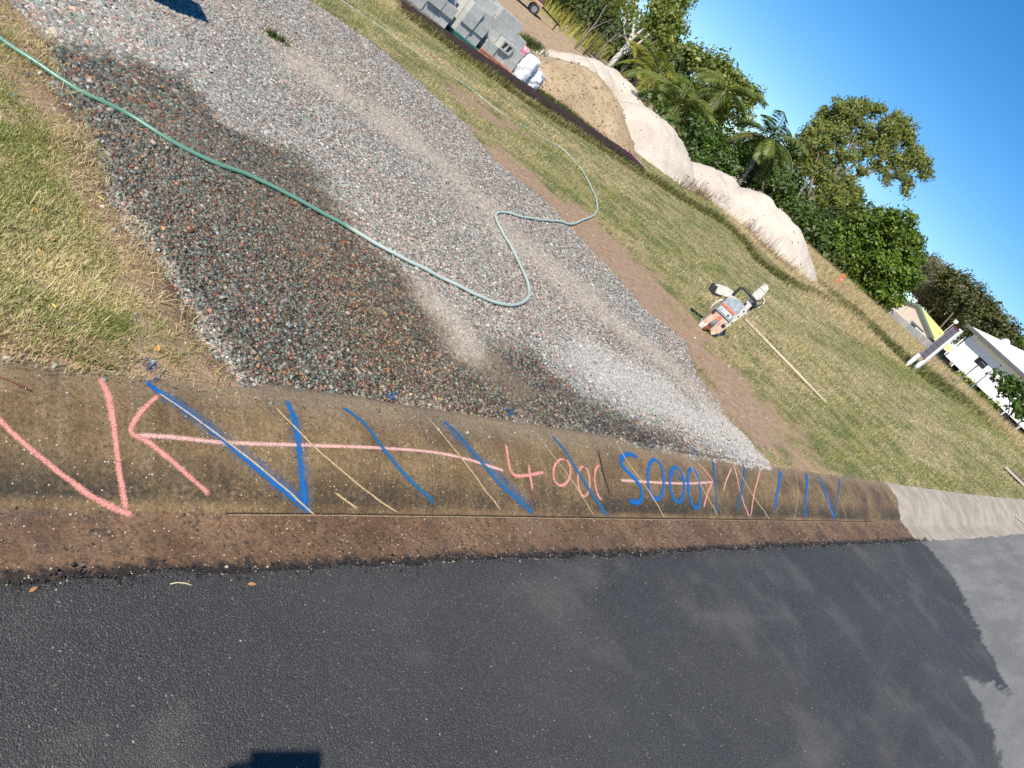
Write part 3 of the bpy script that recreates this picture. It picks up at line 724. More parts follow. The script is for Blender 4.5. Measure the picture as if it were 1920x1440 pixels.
def grass_col(n, straw, dead=None):
    g = GREEN + (GREEN2 - GREEN) * rng.random(n)[:, None]
    r = rng.random(n); c = np.where((r < straw)[:, None], STRAW * (.6 + .55 * rng.random(n))[:, None], g * (.7 + .6 * rng.random(n))[:, None])
    if dead is not None:
        q = rng.random(n) < dead; c[q] = DEAD * (.5 + .7 * rng.random(q.sum()))[:, None]
    return c
def left_lawn():
    N = 600000
    P = np.column_stack([rng.uniform(-1.2, 1.75, N), rng.uniform(1.74, 5.2, N)])
    vis, dep = visible(P, 220); P = P[vis]
    d = dline(P, GRAV, True); ins = inpoly(P, GRAV); sd = np.where(ins, d, -d) + .16 * (vnoise(P[:, 0], P[:, 1], 7, 91, 4) - .5)
    # dead straw margin, sparser towards the stones
    up = sstep(3.0, 3.6, P[:, 1])
    m = sd < .03; m &= rng.random(len(P)) < np.where(sd > -.13 - .25 * up, .24, 1.0)
    soilp = vnoise(P[:, 0], P[:, 1], 5, 92, 3); m &= rng.random(len(P)) < sstep(.30, .50, soilp) * .85 + .15
    m &= ~((P[:, 1] < edge_y(P[:, 0]) + .02 + .05 * vnoise(P[:, 0], P[:, 1], 9, 93, 2)) & (rng.random(len(P)) < .85))
    P, sd, up = P[m], sd[m], up[m]; n = len(P)
    gp = vnoise(P[:, 0], P[:, 1], 3.2, 94, 4)
    straw = np.clip(.62 - 1.6 * (gp - .42) + .5 * sstep(-.22, -.02, sd), .22, .98)
    kb = sstep(1.98, 1.82, P[:, 1])
    dead = np.clip(.40 * sstep(-.25 - .2 * up, -.05, sd) + .45 * kb, 0, .8)
    L = .012 + .024 * rng.random(n) ** 1.5 + (rng.random(n) < .012) * .04; wd = .0016 + .0016 * rng.random(n)
    L = np.where(sd > -.15 - .25 * up, L * 1.9, L)
    col = grass_col(n, straw, dead)
    tf = sstep(.55, .75, vnoise(P[:, 0], P[:, 1], 9, 108, 3)); L = L * (.8 + .9 * tf)
    for c_, r in BLUE_S[:2]:
        q = np.exp(-((P - c_) ** 2).sum(1) / (r * r)) * (.1 + .9 * rng.random(n)) > .25; col[q] = np.array([.015, .09, .26])
    V, F, C = blades(P, lot_z(P[:, 0], P[:, 1]), L, wd, np.abs(rng.normal(.80, .40, n)) + .6 * (sd > -.15 - .25 * up), col)
    o = npmesh('lawn_grass', V, F, M_GRASS, None, {'col': C})
    tag(o, 'short dry mown grass beside the driveway, left of the gravel', 'grass', kind='stuff')
def right_lawn():
    N = 1500000
    P = np.column_stack([4 + 36 * rng.random(N) ** 1.15, 1.78 + 17 * rng.random(N) ** 1.1])
    P[:, 1] += kcurve(P[:, 0])
    vis, dep = visible(P, 120)
    keep = rng.random(N) < np.interp(dep, [5, 9, 14, 22, 34], [1, .8, .42, .26, .16])
    P, dep = P[vis & keep], dep[vis & keep]; z = zones(P)
    bare = np.maximum(z['grav'] * 1.2, sstep(.25, .85, z['dirt']) * .965); bare = np.maximum(bare, z['fard'])
    pt = vnoise(P[:, 0], P[:, 1], 1.7, 101, 4)
    m = rng.random(len(P)) > bare + np.clip(.55 - pt, 0, .4) * .8
    m &= ~((P[:, 1] - kcurve(P[:, 0])) < 1.80 + .12 * (vnoise(P[:, 0], P[:, 1], 3, 103, 3) - .4))
    P, dep, pt = P[m], dep[m], pt[m]; z = {k: v[m] for k, v in z.items()}; n = len(P)
    band = vnoise(P[:, 0] * .35, P[:, 1] * 1.3, .9, 102, 4)
    straw = np.clip(.40 - 2.6 * (band - .47) + .3 * (pt - .5) * -1, .12, .95)
    straw = np.where(z['verge'] > .5, .9, straw)
    dead = np.clip(.06 + .75 * z['dirt'] + .42 * z['verge'], 0, .85)
    gedge = sstep(.7, .1, np.abs(P[:, 1] - LAWN_EDGE_Y(P[:, 0]) + .7)) * sstep(15, 20, P[:, 0]); straw *= 1 - .75 * gedge; dead *= 1 - .8 * gedge
    L = (.017 + .032 * rng.random(n) ** 1.4) * np.interp(dep, [5, 20, 40], [1.0, 1.6, 2.2]) * (1 + 1.6 * z['verge'] + .5 * gedge)
    wd = .0022 * np.interp(dep, [5, 12, 35], [1.0, 2.2, 6.0]) * (.7 + .6 * rng.random(n))
    tf = sstep(.58, .78, vnoise(P[:, 0], P[:, 1], 4.5, 107, 3)); L = L * (1 + .9 * tf)
    ln = np.abs(rng.normal(.85, .4, n)); gc_ = grass_col(n, straw, dead); zz = lot_z(P[:, 0], P[:, 1]) + .03 * z['verge']; q = dep < 11.5
    V, F, C = blades(P[q], zz[q], L[q], wd[q], ln[q], gc_[q]); V2, F2, C2 = thin_blades(P[~q], zz[~q], L[~q], wd[~q], ln[~q], gc_[~q])
    V, F, C = np.vstack([V, V2]), np.vstack([F, F2 + len(V)]), np.vstack([C, C2])
    o = npmesh('lawn_grass', V, F, M_GRASS, None, {'col': C})
    tag(o, 'patchy green and straw coloured mown lawn right of the driveway', 'grass', kind='stuff')
    return n
left_lawn(); n_lawn = right_lawn()
print('stones', n_stones, 'lawn blades', n_lawn)

# ================================================================== THINGS ON THE SITE
M_BLOCK = simple('grey_concrete_block', (.46, .455, .42), .92, .14, 14, bump=.5, bscale=160)
M_BLOCKL = simple('pale_concrete_block', (.54, .53, .48), .92, .12, 14, bump=.5, bscale=160)
M_WOOD = simple('weathered_timber', (.23, .19, .145), .85, .3, 30)
M_WOODR = simple('pinkish_timber', (.42, .28, .2), .85, .25, 30)
M_GPAL = simple('teal_plastic', (.045, .19, .155), .6, .2, 12)
M_RPAL = simple('salmon_plastic', (.50, .20, .13), .65, .2, 12)
M_SACK = simple('white_woven_sack', (.72, .73, .76), .6, .06, 10, bump=.4, bscale=30)
M_RUST = simple('dark_rusty_steel', (.060, .036, .030), .75, .4, 40)
M_PURP = simple('purple_tip_paint', (.09, .015, .07), .6, .2, 20)
RT = RM @ np.array([.725, .689, 0]); RT[2] = 0; RT /= np.linalg.norm(RT)
FWH = np.array([-RT[1], RT[0], 0.0])       # horizontal, away from the viewer
def yaw_of(v): return math.atan2(v[1], v[0])

# ---- concrete blocks: one mesh, many single blocks
BL, BH, BD = .250, .170, .170
def block_mesh():
    m = MB(); bm = m.bm
    # outer shell with two cores through the height
    xs_ = [-BL / 2, -BL / 2 + .03, -.014, .014, BL / 2 - .03, BL / 2]; ys_ = [-BD / 2, -BD / 2 + .03, BD / 2 - .03, BD / 2]
    g = {}
    for zi, z in enumerate((0, BH)):
        for i, x in enumerate(xs_):
            for j, y in enumerate(ys_): g[i, j, zi] = bm.verts.new((x, y, z))
    hole = {(1, 1), (3, 1)}
    for i in range(5):
        for j in range(3):
            if (i, j) in hole:
                c = [(i, j), (i + 1, j), (i + 1, j + 1), (i, j + 1)]
                for k in range(4):
                    a, b = c[k], c[(k + 1) % 4]
                    bm.faces.new((g[*a, 0], g[*a, 1], g[*b, 1], g[*b, 0]))
                continue
            bm.faces.new((g[i, j, 1], g[i + 1, j, 1], g[i + 1, j + 1, 1], g[i, j + 1, 1]))
            bm.faces.new((g[i, j, 0], g[i, j + 1, 0], g[i + 1, j + 1, 0], g[i + 1, j, 0]))
    for i in range(5):
        bm.faces.new((g[i, 0, 0], g[i + 1, 0, 0], g[i + 1, 0, 1], g[i, 0, 1])); bm.faces.new((g[i + 1, 3, 0], g[i, 3, 0], g[i, 3, 1], g[i + 1, 3, 1]))
    for j in range(3):
        bm.faces.new((g[0, j + 1, 0], g[0, j, 0], g[0, j, 1], g[0, j + 1, 1])); bm.faces.new((g[5, j, 0], g[5, j + 1, 0], g[5, j + 1, 1], g[5, j, 1]))
    return m.mesh('concrete_block')
BME = block_mesh(); BME.materials.append(M_BLOCK)
BME2 = BME.copy(); BME2.materials.clear(); BME2.materials.append(M_BLOCKL)
BANG = -.08
ORD = ('first', 'second', 'third', 'fourth')
def stack(ox, oy, oz, cols, rows, deep, pal, group, skip=(), turn=(), seed=0):
    r = random.Random(seed)
    ca, sa = math.cos(BANG), math.sin(BANG)
    for k in range(rows):
        for i in range(cols):
            for j in range(deep):
                if (i, j, k) in skip: continue
                lx = (i + .5) * (BL + .004) + (BL / 2 if k % 2 and cols > 2 else 0) * .0 + r.uniform(-.004, .004)
                ly = (j + .5) * (BD + .004) + (r.choice((0, 0, -.025, .02, -.012)) if j == 0 else 0)
                o = bpy.data.objects.new('concrete_block', BME if r.random() < .7 else BME2); COL.objects.link(o)
                z = oz + k * (BH + .001)
                if (i, j, k) in turn:
                    o.rotation_euler = (math.pi / 2, 0, BANG); ly += 0.0; o.location = (ox + ca * lx - sa * (ly + BH / 2), oy + sa * lx + ca * (ly + BH / 2), z + BD / 2 + .0005)
                else:
                    o.location = (ox + ca * lx - sa * ly, oy + sa * lx + ca * ly, z); o.rotation_euler = (0, 0, BANG + r.uniform(-.012, .012))
                row = ('bottom', 'second', 'third', 'fourth')[k]; lay = ('front', 'middle', 'back')[j]
                tag(o, f'{row} row grey concrete block, {ORD[i]} from left, {lay} layer, on the {pal} pallet', 'block', group)
def pallet(ox, oy, w, d, h, mat, label, slats=5, plastic=False):
    z = gz(ox, oy)
    p = empty('pallet', (ox, oy, z), BANG); tag(p, label, 'pallet')
    for i in range(3): MB().box((w / 2, .05 + i * (d - .1) / 2, h * .45), (w, .09, h * .5)).obj('bearer', mat, p)
    for i in range(slats): MB().box(((i + .5) * w / slats, d / 2, h * .86), (w / slats - (.012 if plastic else .03), d, h * .26), bevel=.004).obj('slat', mat, p)
    if plastic:
        for i in range(slats): MB().box(((i + .5) * w / slats, .018, h * .42), (w / slats * .55, .03, h * .5)).obj('foot', mat, p)
    for i in range(3): MB().box((w / 2, .05 + i * (d - .1) / 2, h * .1), (w, .09, h * .18)).obj('runner', mat, p)
    return z + h
A1 = (6.50, 10.96); A2 = (7.76, 11.03); A3 = (8.34, 11.02)
h1 = pallet(A1[0] - .06, A1[1] - .04, 1.10, .62, .13, M_WOOD, 'grey weathered timber pallet under the left stack of concrete blocks', 6)
h2 = pallet(A2[0] - .04, A2[1] - .03, .60, .58, .11, M_GPAL, 'teal plastic pallet under the middle stack of concrete blocks', 6, True)
h3 = pallet(A3[0] + .04, A3[1] - .01, .84, .58, .11, M_RPAL, 'salmon pink plastic pallet under the right stack of concrete blocks', 7, True)
stack(*A1, h1 + .001, 4, 4, 3, 'timber', 'blocks stacked on the timber pallet', {(3, 0, 3), (3, 0, 2), (3, 1, 3)}, {(2, 0, 2)}, 1)
stack(*A2, h2 + .001, 2, 4, 3, 'teal', 'blocks stacked on the teal pallet', {(1, 0, 3), (0, 0, 3)}, set(), 2)
stack(A3[0] + .06, A3[1] + .02, h3 + .001, 3, 4, 3, 'salmon', 'blocks stacked on the salmon pallet', {(0, 0, 1), (0, 0, 2), (0, 0, 3), (1, 0, 2), (1, 0, 3), (2, 0, 2), (2, 0, 3), (2, 1, 3), (2, 2, 3)}, {(1, 0, 1)}, 3)
# pallet offcut at the picture's edge
z = gz(6.0, 10.75)
b = empty('pallet', (5.62, 10.92, z), BANG); tag(b, 'pink edged timber pallet at the far left behind the block stacks', 'pallet')
for i in range(3): MB().box((.38, .05 + i * .3, .05), (.76, .09, .09)).obj('bearer', M_WOODR, b)
for i in range(5): MB().box((.08 + i * .15, .35, .115), (.11, .78, .03), bevel=.003).obj('slat', M_WOODR, b)
for i in range(3):
    o = bpy.data.objects.new('concrete_block', BME2); COL.objects.link(o); o.location = (5.80 + i * .254, 11.13, z + .131); o.rotation_euler = (0, 0, BANG)
    tag(o, f'pale concrete block, {ORD[i]} from left on the pink edged timber pallet', 'block', 'blocks on the pink edged pallet')

# ---- bundle of trench mesh
MA, MBq = G(770, 38), G(1208, 324)
mdir = (MBq - MA)[:2]; mlen = np.linalg.norm(mdir); myaw = yaw_of(mdir)
def mesh_sheet(n_long, pitch):
    m = MB()
    for i in range(n_long): m.cyl((0, i * pitch, 0), (mlen, i * pitch, 0), .0065, n=6)
    for k in range(int(mlen / .20)): m.cyl((.1 + k * .20, -.02, .009), (.1 + k * .20, (n_long - 1) * pitch + .02, .009), .004, n=5)
    return m.mesh('steel_mesh_sheet')
SME = mesh_sheet(7, .075); SME.materials.append(M_RUST)
tips = MB()
for i in range(7): tips.cyl((mlen - .45, i * .075, 0), (mlen + .004, i * .075, 0), .0072, n=6)
TME = tips.mesh('painted_tip'); TME.materials.append(M_PURP)
for L in range(4):
    o = bpy.data.objects.new('steel_mesh_sheet', SME); COL.objects.link(o)
    off = random.uniform(-.05, .05); sh = random.uniform(-.012, .012) + (.037 if L % 2 else 0)
    base = Vector((MA[0], MA[1], gz(MA[0], MA[1]) + .014 + L * .0195))
    o.matrix_world = Matrix.Translation(base) @ Matrix.Rotation(myaw, 4, 'Z') @ Matrix.Rotation(-math.atan2(gz(MBq[0], MBq[1]) - gz(MA[0], MA[1]), mlen), 4, 'Y') @ Matrix.Translation((off, sh + .03, 0))
    tag(o, ('lowest', 'second lowest', 'second highest', 'topmost')[L] + ' long rusty steel mesh sheet of the stack lying on the lawn', 'steel mesh', 'stacked steel mesh sheets')
    if L % 2: tp = bpy.data.objects.new('painted_tip', TME); COL.objects.link(tp); tp.parent = o

# ---- sacks
def sack(name, loc, size, yaw, mat, label, seed, tilt=0.0, sub=5):
    r = bmesh.new(); bmesh.ops.create_cube(r, size=1.0)
    bmesh.ops.subdivide_edges(r, edges=r.edges, cuts=11, use_grid_fill=True)
    for v in r.verts:
        p = v.co * 2
        q = Vector((p.x * math.sqrt(max(0, 1 - p.y ** 2 / 2.6 - p.z ** 2 / 4)), p.y * math.sqrt(max(0, 1 - p.x ** 2 / 3 - p.z ** 2 / 3.4)), p.z * (1 - .18 * (p.x ** 2 + p.y ** 2) / 2)))
        n = float(vnoise(p.x * 2 + seed, p.z * 2.5 + p.y, 1.7, seed, 4)) - .5; n2 = float(vnoise(p.y * 2 + seed, p.x * 3 + p.z, 2.6, seed + 5, 4)) - .5
        v.co = Vector((q.x * size[0] / 2, q.y * size[1] / 2, (q.z + 1) * size[2] / 2)) + Vector((n, n2, (n + n2) * .4 if p.z > -.9 else 0)) * .26 * min(size)
        if v.co.z < 0: v.co.z = 0
    for f in r.faces: f.smooth = True
    me = bpy.data.meshes.new(name); r.to_mesh(me); r.free(); me.materials.append(mat)
    o = link(name, me); o.location = loc; o.rotation_euler = (tilt, 0, yaw)
    tag(o, label, 'sack'); return o
t = NT('printed_clear_sack'); o_ = t.obj; sx, sy, sz = t.xyz(o_)
c = t.mix(t.math('MULTIPLY', t.mrange(sz, .22, .30), t.mrange(t.noise(9, 2, .5, o_), .48, .55)), (.60, .55, .50), (.75, .16, .30))
M_PSACK = t.set(c, .35)
g = G(957, 136); sack('plastic_sack', (g[0] + .02, g[1] + .12, gz(g[0], g[1]) - .005), (.26, .26, .50), .3, M_PSACK, 'upright clear plastic sack with pink print against the block stack', 3)
g = G(974, 156); sack('woven_sack', (g[0] - .02, g[1] + .05, gz(g[0], g[1]) - .005), (.30, .28, .50), .5, M_SACK, 'tall crumpled white woven sack next to the pink printed sack', 8, .0)
g = G(991, 167); sack('woven_sack', (g[0] + .0, g[1] + .05, gz(g[0], g[1]) - .005), (.32, .30, .36), 1.0, M_SACK, 'slumped lower white woven sack at the end of the sack row', 14, .0)

# ---- spoil heaps
t = NT('white_sand'); n1 = t.noise(1.6, 5); n2 = t.noise(40, 4)
c = t.mix(t.mrange(n1, .32, .68), (.48, .41, .33), (.585, .51, .42)); c = t.mix(t.mrange(n2, .5, .75, 0, .35), c, (.44, .36, .28)); c = t.mix(t.mrange(t.noise(2.4, 6, .7), .52, .68, 0, .45), c, (.43, .36, .285))
M_SAND = t.set(c, .95, t.bump(t.math('ADD', t.noise(5, 6, .65), t.math('MULTIPLY', n2, .10)), .5, .10), spec=.1)
t = NT('yellow_soil'); n1 = t.noise(1.5, 5); n2 = t.noise(14, 5, .65)
c = t.mix(t.mrange(n1, .3, .7), (.39, .285, .17), (.49, .37, .235)); c = t.mix(t.mrange(n2, .54, .62, 0, .75), c, (.20, .125, .06)); c = t.mix(t.mrange(t.noise(4, 6, .7), .55, .65, 0, .5), c, (.24, .155, .08))
M_SOIL = t.set(c, .95, t.bump(t.math('ADD', n2, t.noise(60, 4)), .6, .05), spec=.1)
def heap(name, peaks_px, base_px, slope, mat, label, soft, nz, pad=1.2, res=.07):
    base = GP(base_px); pk = []
    for u, v in peaks_px:
        d = ray(u, v); best = None
        for tt in np.arange(9.0, 34, .02):
            p = d * tt; hgt = p[2] + CAM_H - gz(p[0], p[1])
            if p[1] < base[:, 1].min(): continue
            dist = dline(np.array([[p[0], p[1]]]), base)[0]
            if hgt <= 0: continue
            ins = (p[1] - np.interp(p[0], base[np.argsort(base[:, 0]), 0], base[np.argsort(base[:, 0]), 1])) > 0
            if ins and dist * slope >= hgt: best = (p[0], p[1], hgt); break
        if best: pk.append(best)
    pk = np.array(pk)
    x0, x1 = pk[:, 0].min() - 2.4, pk[:, 0].max() + 2.6; y0, y1 = base[:, 1].min() - pad, pk[:, 1].max() + 3.0
    xs_ = np.arange(x0, x1, res); ys_ = np.arange(y0, y1, res); X, Y = np.meshgrid(xs_, ys_, indexing='ij')
    H = np.stack([p[2] + .02 - 1.37 * slope * (np.sqrt((X - p[0]) ** 2 + (Y - p[1]) ** 2 + .36) - .6) for p in pk], 0)
    H = .05 * np.log(np.exp(H / .05).sum(0)) - .02
    H = H + 1.6 * nz * (vnoise(X, Y, 1.0, 51, 5) - .5) + .05 * (vnoise(X * .35, Y, 3.5, 53, 3) - .5) - .05 * np.abs(vnoise(X, Y, 2.2, 54, 3) - .5) * 2 + .022 * (vnoise(X, Y, 9, 56, 3) - .5) + nz * .4 * (vnoise(X, Y, 5, 52, 3) - .5)
    toe = np.maximum(H, -.25)
    V = np.column_stack([X.ravel(), Y.ravel(), (along(X) + lot_rel(Y - kcurve(X)) + toe).ravel()])
    F = grid_faces(len(xs_), len(ys_)); keep = (H.ravel()[F] > -.2).any(1); F = F[keep]
    idx = np.unique(F); mp = -np.ones(len(V), int); mp[idx] = np.arange(len(idx))
    o = npmesh(name, V[idx], mp[F], mat, None, smooth=True); tag(o, label, 'heap')
    ok = np.where(H.ravel() > -.02)[0]; wgt = 1 / (1 + 6 * np.maximum(H.ravel()[ok], 0)); pick = rng.choice(ok, 700, p=wgt / wgt.sum())
    sz = .012 + .05 * rng.random(700) ** 3; VS, FS = stones(V[pick] + rng.normal(0, .03, (700, 3)) * [1, 1, 0], sz); cl = npmesh('clods', VS, FS, mat, o); tag(cl, kind='stuff')
    return pk
heap('sand_heap', [(1040, 104), (1075, 109), (1105, 112), (1132, 118), (1160, 134), (1184, 156), (1196, 182)], [(1000, 104), (1050, 135), (1110, 162), (1150, 185), (1190, 222)], .62, M_SAND, 'pale sand heap at the back, rising behind the yellowish soil', .25, .06)
PK1 = heap('sand_heap', [(1226, 208), (1250, 228), (1270, 258), (1342, 319), (1372, 332), (1442, 368), (1472, 398), (1493, 423), (1506, 458)],
           [(1165, 262), (1200, 296), (1240, 322), (1300, 360), (1358, 396), (1400, 432), (1437, 478), (1490, 512), (1544, 542)], .62, M_SAND, 'long pale sand heap with rounded humps along the edge of the lawn', .28, .08)
PK2 = heap('soil_heap', [(1068, 132), (1092, 130), (1118, 138), (1138, 156), (1150, 178)], [(985, 148), (1010, 166), (1060, 200), (1110, 235), (1150, 268), (1168, 280)], .60, M_SOIL, 'yellowish brown soil heap in front of the pale sand', .2, .12)

# ---- garden hose
t = NT('green_hose'); dus = t.attr('dust'); nn = t.noise(14, 4)
c = t.mix(t.math('MULTIPLY', dus, t.mrange(nn, .3, .6, .75, 1)), (.115, .235, .17), (.40, .46, .41))
M_HOSE = t.set(c, t.mrange(dus, 0, 1, .32, .8))
hp = [(-120, -10), (-40, 50), (0, 80), (60, 120), (150, 176), (230, 214), (310, 263), (400, 309), (470, 336), (560, 381), (650, 431), (740, 483), (830, 526), (910, 564), (955, 575), (982, 567), (989, 545), (976, 506), (951, 456), (931, 420), (928, 404), (945, 400), (975, 409), (1010, 415), (1045, 418), (1068, 423), (1090, 415), (1114, 403), (1118, 385), (1110, 360), (1090, 322), (1060, 287), (1030, 265), (985, 238), (930, 205), (870, 158), (780, 97), (710, 48), (640, 0), (560, -60)]
HP = catmull(GP(hp), .03)
hz = lot_z(HP[:, 0], HP[:, 1]) + .0125 + .006 * (vnoise(HP[:, 0], HP[:, 1], 6, 55, 2))
L = np.concatenate([[0], np.cumsum(np.linalg.norm(np.diff(HP, axis=0), axis=1))])
iu = int(np.argmin(((HP - GP([(648, 430)])) ** 2).sum(1))); il = int(np.argmin(((HP - GP([(1040, 270)])) ** 2).sum(1)))
hz = np.where(np.arange(len(HP)) > il, hz - .019, hz)
m = MB(); m.tube(np.column_stack([HP, hz]).tolist(), .0115, n=10)
ho = m.obj('garden_hose', M_HOSE)
at = ho.data.attributes.new('dust', 'FLOAT', 'POINT')
dv = np.repeat(sstep(iu - 1, iu + 1, np.arange(len(HP))) * .95, 10); dv = np.concatenate([dv, np.zeros(len(ho.data.vertices) - len(dv))]) if len(dv) < len(ho.data.vertices) else dv
at.data.foreach_set('value', dv.astype(np.float32))
tag(ho, 'green garden hose winding across the gravel driveway', 'hose')

# ---- cut-off saw standing on its tail at the lawn's edge
M_SAWW = simple('dirty_white_plastic', (.62, .58, .50), .55, .22, 30)
M_SAWG = simple('dusty_grey_plastic', (.33, .37, .41), .6, .35, 24)
M_SAWO = simple('orange_plastic', (.66, .16, .08), .5, .25, 30)
M_SAWC = simple('dust_caked_orange', (.60, .40, .30), .75, .35, 26)
M_BLK = simple('black_rubber', (.022, .022, .024), .55, .2, 20)
M_STEEL = simple('worn_steel', (.42, .42, .42), .35, .15, 20, metal=.9)
def saw():
    g = G(1338, 634); S = 1 / 182.0
    e = empty('cut_off_saw', (g[0] + FWH[0] * .08, g[1] + FWH[1] * .08, gz(g[0], g[1]) + .062), yaw_of(RT))
    tag(e, 'dusty white and orange petrol cut-off saw standing on the lawn edge', 'saw')
    def B(name, r0, r1, u0, u1, w0, w1, mat, bev=.012, par=e, rot=None):
        m = MB(); m.box(((r0 + r1) / 2 * S, (w0 + w1) / 2, (u0 + u1) / 2 * S), ((r1 - r0) * S, w1 - w0, (u1 - u0) * S), rot, bev); return m.obj(name, mat, par)
    q = lambda r, u, w: (r * S, w, u * S)
    B('engine_housing', -35, -2, 8, 67, -.06, .13, M_SAWW, .018)
    tc = MB(); tc.prism([(-36, 30), (-36, 48), (-31, 66), (-4, 69), (-1, 50), (-4, 30)], -.085, -.02, lambda a, b, w: q(a, b, w)).bevel(.008, 2)
    tc = tc.obj('top_cover', M_SAWG, e)
    B('stripe', -35.4, -5.2, 43.4, 48.2, -.092, -.08, M_SAWO, .003, tc)
    B('name_plate', -33, -6, 33, 42.2, -.090, -.08, simple('pale_label', (.55, .56, .56), .5, .1), .002, tc)
    for r_, u_, w_ in ((-29, 37.5, 1.0), (-12, 36.8, 3.6)): B('label_mark', r_ - w_ / 2, r_ + w_ / 2, u_ - 2.0, u_ + 2.0, -.093, -.088, M_BLK, .001, tc)
    lw = MB(); lw.prism([(-38, -6), (-36, 28), (-4, 28), (2, 18), (0, 2), (-8, -10), (-16, -4), (-26, -12)], -.10, .08, lambda a, b, w: q(a, b, w)).bevel(.010, 2)
    lw = lw.obj('rear_housing', M_SAWC, e)
    B('vent_gap', -36, -4, 28.4, 30.4, -.088, -.02, M_BLK, .002)
    B('vent_gap', -37.2, -33, 20, 28, -.104, -.04, M_BLK, .003)
    B('vent_gap', -8, -1, 14, 21, -.104, -.06, M_BLK, .003)
    h = MB(); h.tube([q(-26, -10, -.09), q(-26, -7, -.15), q(-24, 6, -.165), q(-22, 18, -.155), q(-20, 24, -.10)], [.017, .019, .017, .017, .019], 12); h = h.obj('rear_handle', M_SAWO, e)
    gp = MB(); gp.tube([q(-24.8, 3, -.168), q(-23.4, 10, -.170), q(-22, 19, -.160)], .0205, 12); gp.obj('grip', simple('grey_grip', (.16, .16, .17), .6), h)
    B('starter_foot', -39, -27, -13, -3, -.12, .06, M_SAWW, .01)
    fh = MB(); fh.tube([q(-31, 60, -.02), q(-32, 76, -.01), q(-31, 86, 0), q(-26, 90, 0), q(-10, 89, 0), q(6, 88, 0), q(11, 82, 0), q(10, 70, .01)], .0145, 12); fh.obj('front_handle', M_BLK, e)
    ar = MB(); ar.prism([(-4, 4), (4, 10), (12, 66), (12, 84), (7, 118), (2, 122), (-5, 119), (-7, 96), (-3, 66)], .03, .10, lambda a, b, w: q(a, b, w)).bevel(.010, 2)
    ar = ar.obj('belt_arm', M_SAWW, e)
    B('arm_window', -4.5, -.5, 62, 74, .022, .04, M_BLK, .003, ar); B('arm_cap', -6, 7.5, 110, 113, .026, .104, M_SAWW, .002, ar)
    for u_ in (30, 46, 60, 80): MB().cyl(q(5.5, u_, .024), q(5.5, u_, .034), .008, n=10).obj('bolt', M_BLK, ar)
    wb = MB(); wb.tube([q(10, 72, .02), q(15, 80, .015), q(18, 92, .015), q(14, 99, .02), q(9, 92, .02), q(8, 80, .02)], .006, 8); wb.obj('water_hose', M_BLK, e)
    wl = MB(); wl.tube([q(12, 74, .03), q(19, 84, .03), q(19, 98, .03), q(12, 101, .04)], .007, 8); wl.obj('control_cable', M_SAWW, e)
    gd = MB(); gd.prism([(-69, 46), (-70, 56), (-64, 62), (-48, 70), (-34, 72), (-30, 62), (-42, 56), (-56, 48)], .0, .09, lambda a, b, w: q(a, b, w)).bevel(.008, 2)
    gd = gd.obj('guard_lever', M_SAWW, e)
    gb = MB(); gb.prism([(-71, 45), (-72, 57), (-62, 61), (-58, 49), (-44, 54), (-44, 50), (-58, 43)], -.006, .096, lambda a, b, w: q(a, b, w)).bevel(.004, 1); gb.obj('lever_tip', M_BLK, gd)
    dt = MB(); dt.tube([q(-38, 50, .0), q(-42, 44, .0), q(-44, 30, .0), q(-40, 12, .01)], .009, 8); dt.obj('side_rail', M_SAWW, e)
    sk = MB(); sk.tube([q(0, 16, .0), q(4, 6, -.01), q(3, -8, -.03), q(-3, -17, -.03)], .007, 8).tube([q(-6, -4, -.04), q(-2, -10, -.05), q(0, -17, -.05)], .006, 8); sk.obj('stand_bracket', M_STEEL, e)
    return e
saw()
# ---- timber handle lying in the grass
g0, g1 = G(1395, 601), G(1547, 757)
m = MB(); pts = [Vector((g0[0], g0[1], gz(g0[0], g0[1]) + .075)), Vector(((g0[0] + g1[0]) / 2, (g0[1] + g1[1]) / 2, gz((g0[0] + g1[0]) / 2, (g0[1] + g1[1]) / 2) + .058)), Vector((g1[0], g1[1], gz(g1[0], g1[1]) + .016))]
g0 -= np.array([ray(1395, 601)[0], ray(1395, 601)[1], 0]) * .5; pts[0] = Vector((g0[0], g0[1], gz(g0[0], g0[1]) + .10))
pts[1] = (pts[0] + pts[2]) / 2
m.tube([pts[0], pts[1], pts[2]], [.019, .018, .017], 12)
st = m.obj('timber_handle', simple('pale_timber', (.52, .42, .28), .75, .2, 25)); tag(st, 'long pale wooden tool handle lying on the lawn beside the saw', 'handle')

# ---- directory sign, letterbox, posts, pit lid
M_WHITE = simple('white_painted_timber', (.78, .78, .76), .6, .05, 10)
M_SLAT = simple('grey_sign_slat', (.20, .18, .21), .65, .12, 12); M_MAROON = simple('maroon_trim', (.16, .022, .045), .6, .15)
s0, s1 = G(1700, 685), G(1712, 692)
sg = empty('sign', (s0[0], s0[1], gz(s0[0], s0[1])), yaw_of((s1 - s0)[:2])); tag(sg, 'slatted grey sign with maroon trim between two white posts', 'sign')
sw = np.linalg.norm((s1 - s0)[:2]); slope_z = gz(s1[0], s1[1]) - gz(s0[0], s0[1])
MB().box((0, .0, .21), (.09, .09, .42), bevel=.006).obj('post', M_WHITE, sg)
MB().box((sw, -.02, .76 + slope_z), (.10, .10, 1.52), bevel=.008).obj('post', M_WHITE, sg)
for i in range(7):
    MB().box((sw / 2 - .03, 0, .52 + i * .145), (sw - .05, .035, .137), bevel=.004).obj('slat', M_SLAT, sg)
    MB().box((sw / 2 - .03, -.003, .5925 + i * .145), (sw - .05, .03, .008)).obj('gap_strip', M_MAROON, sg)
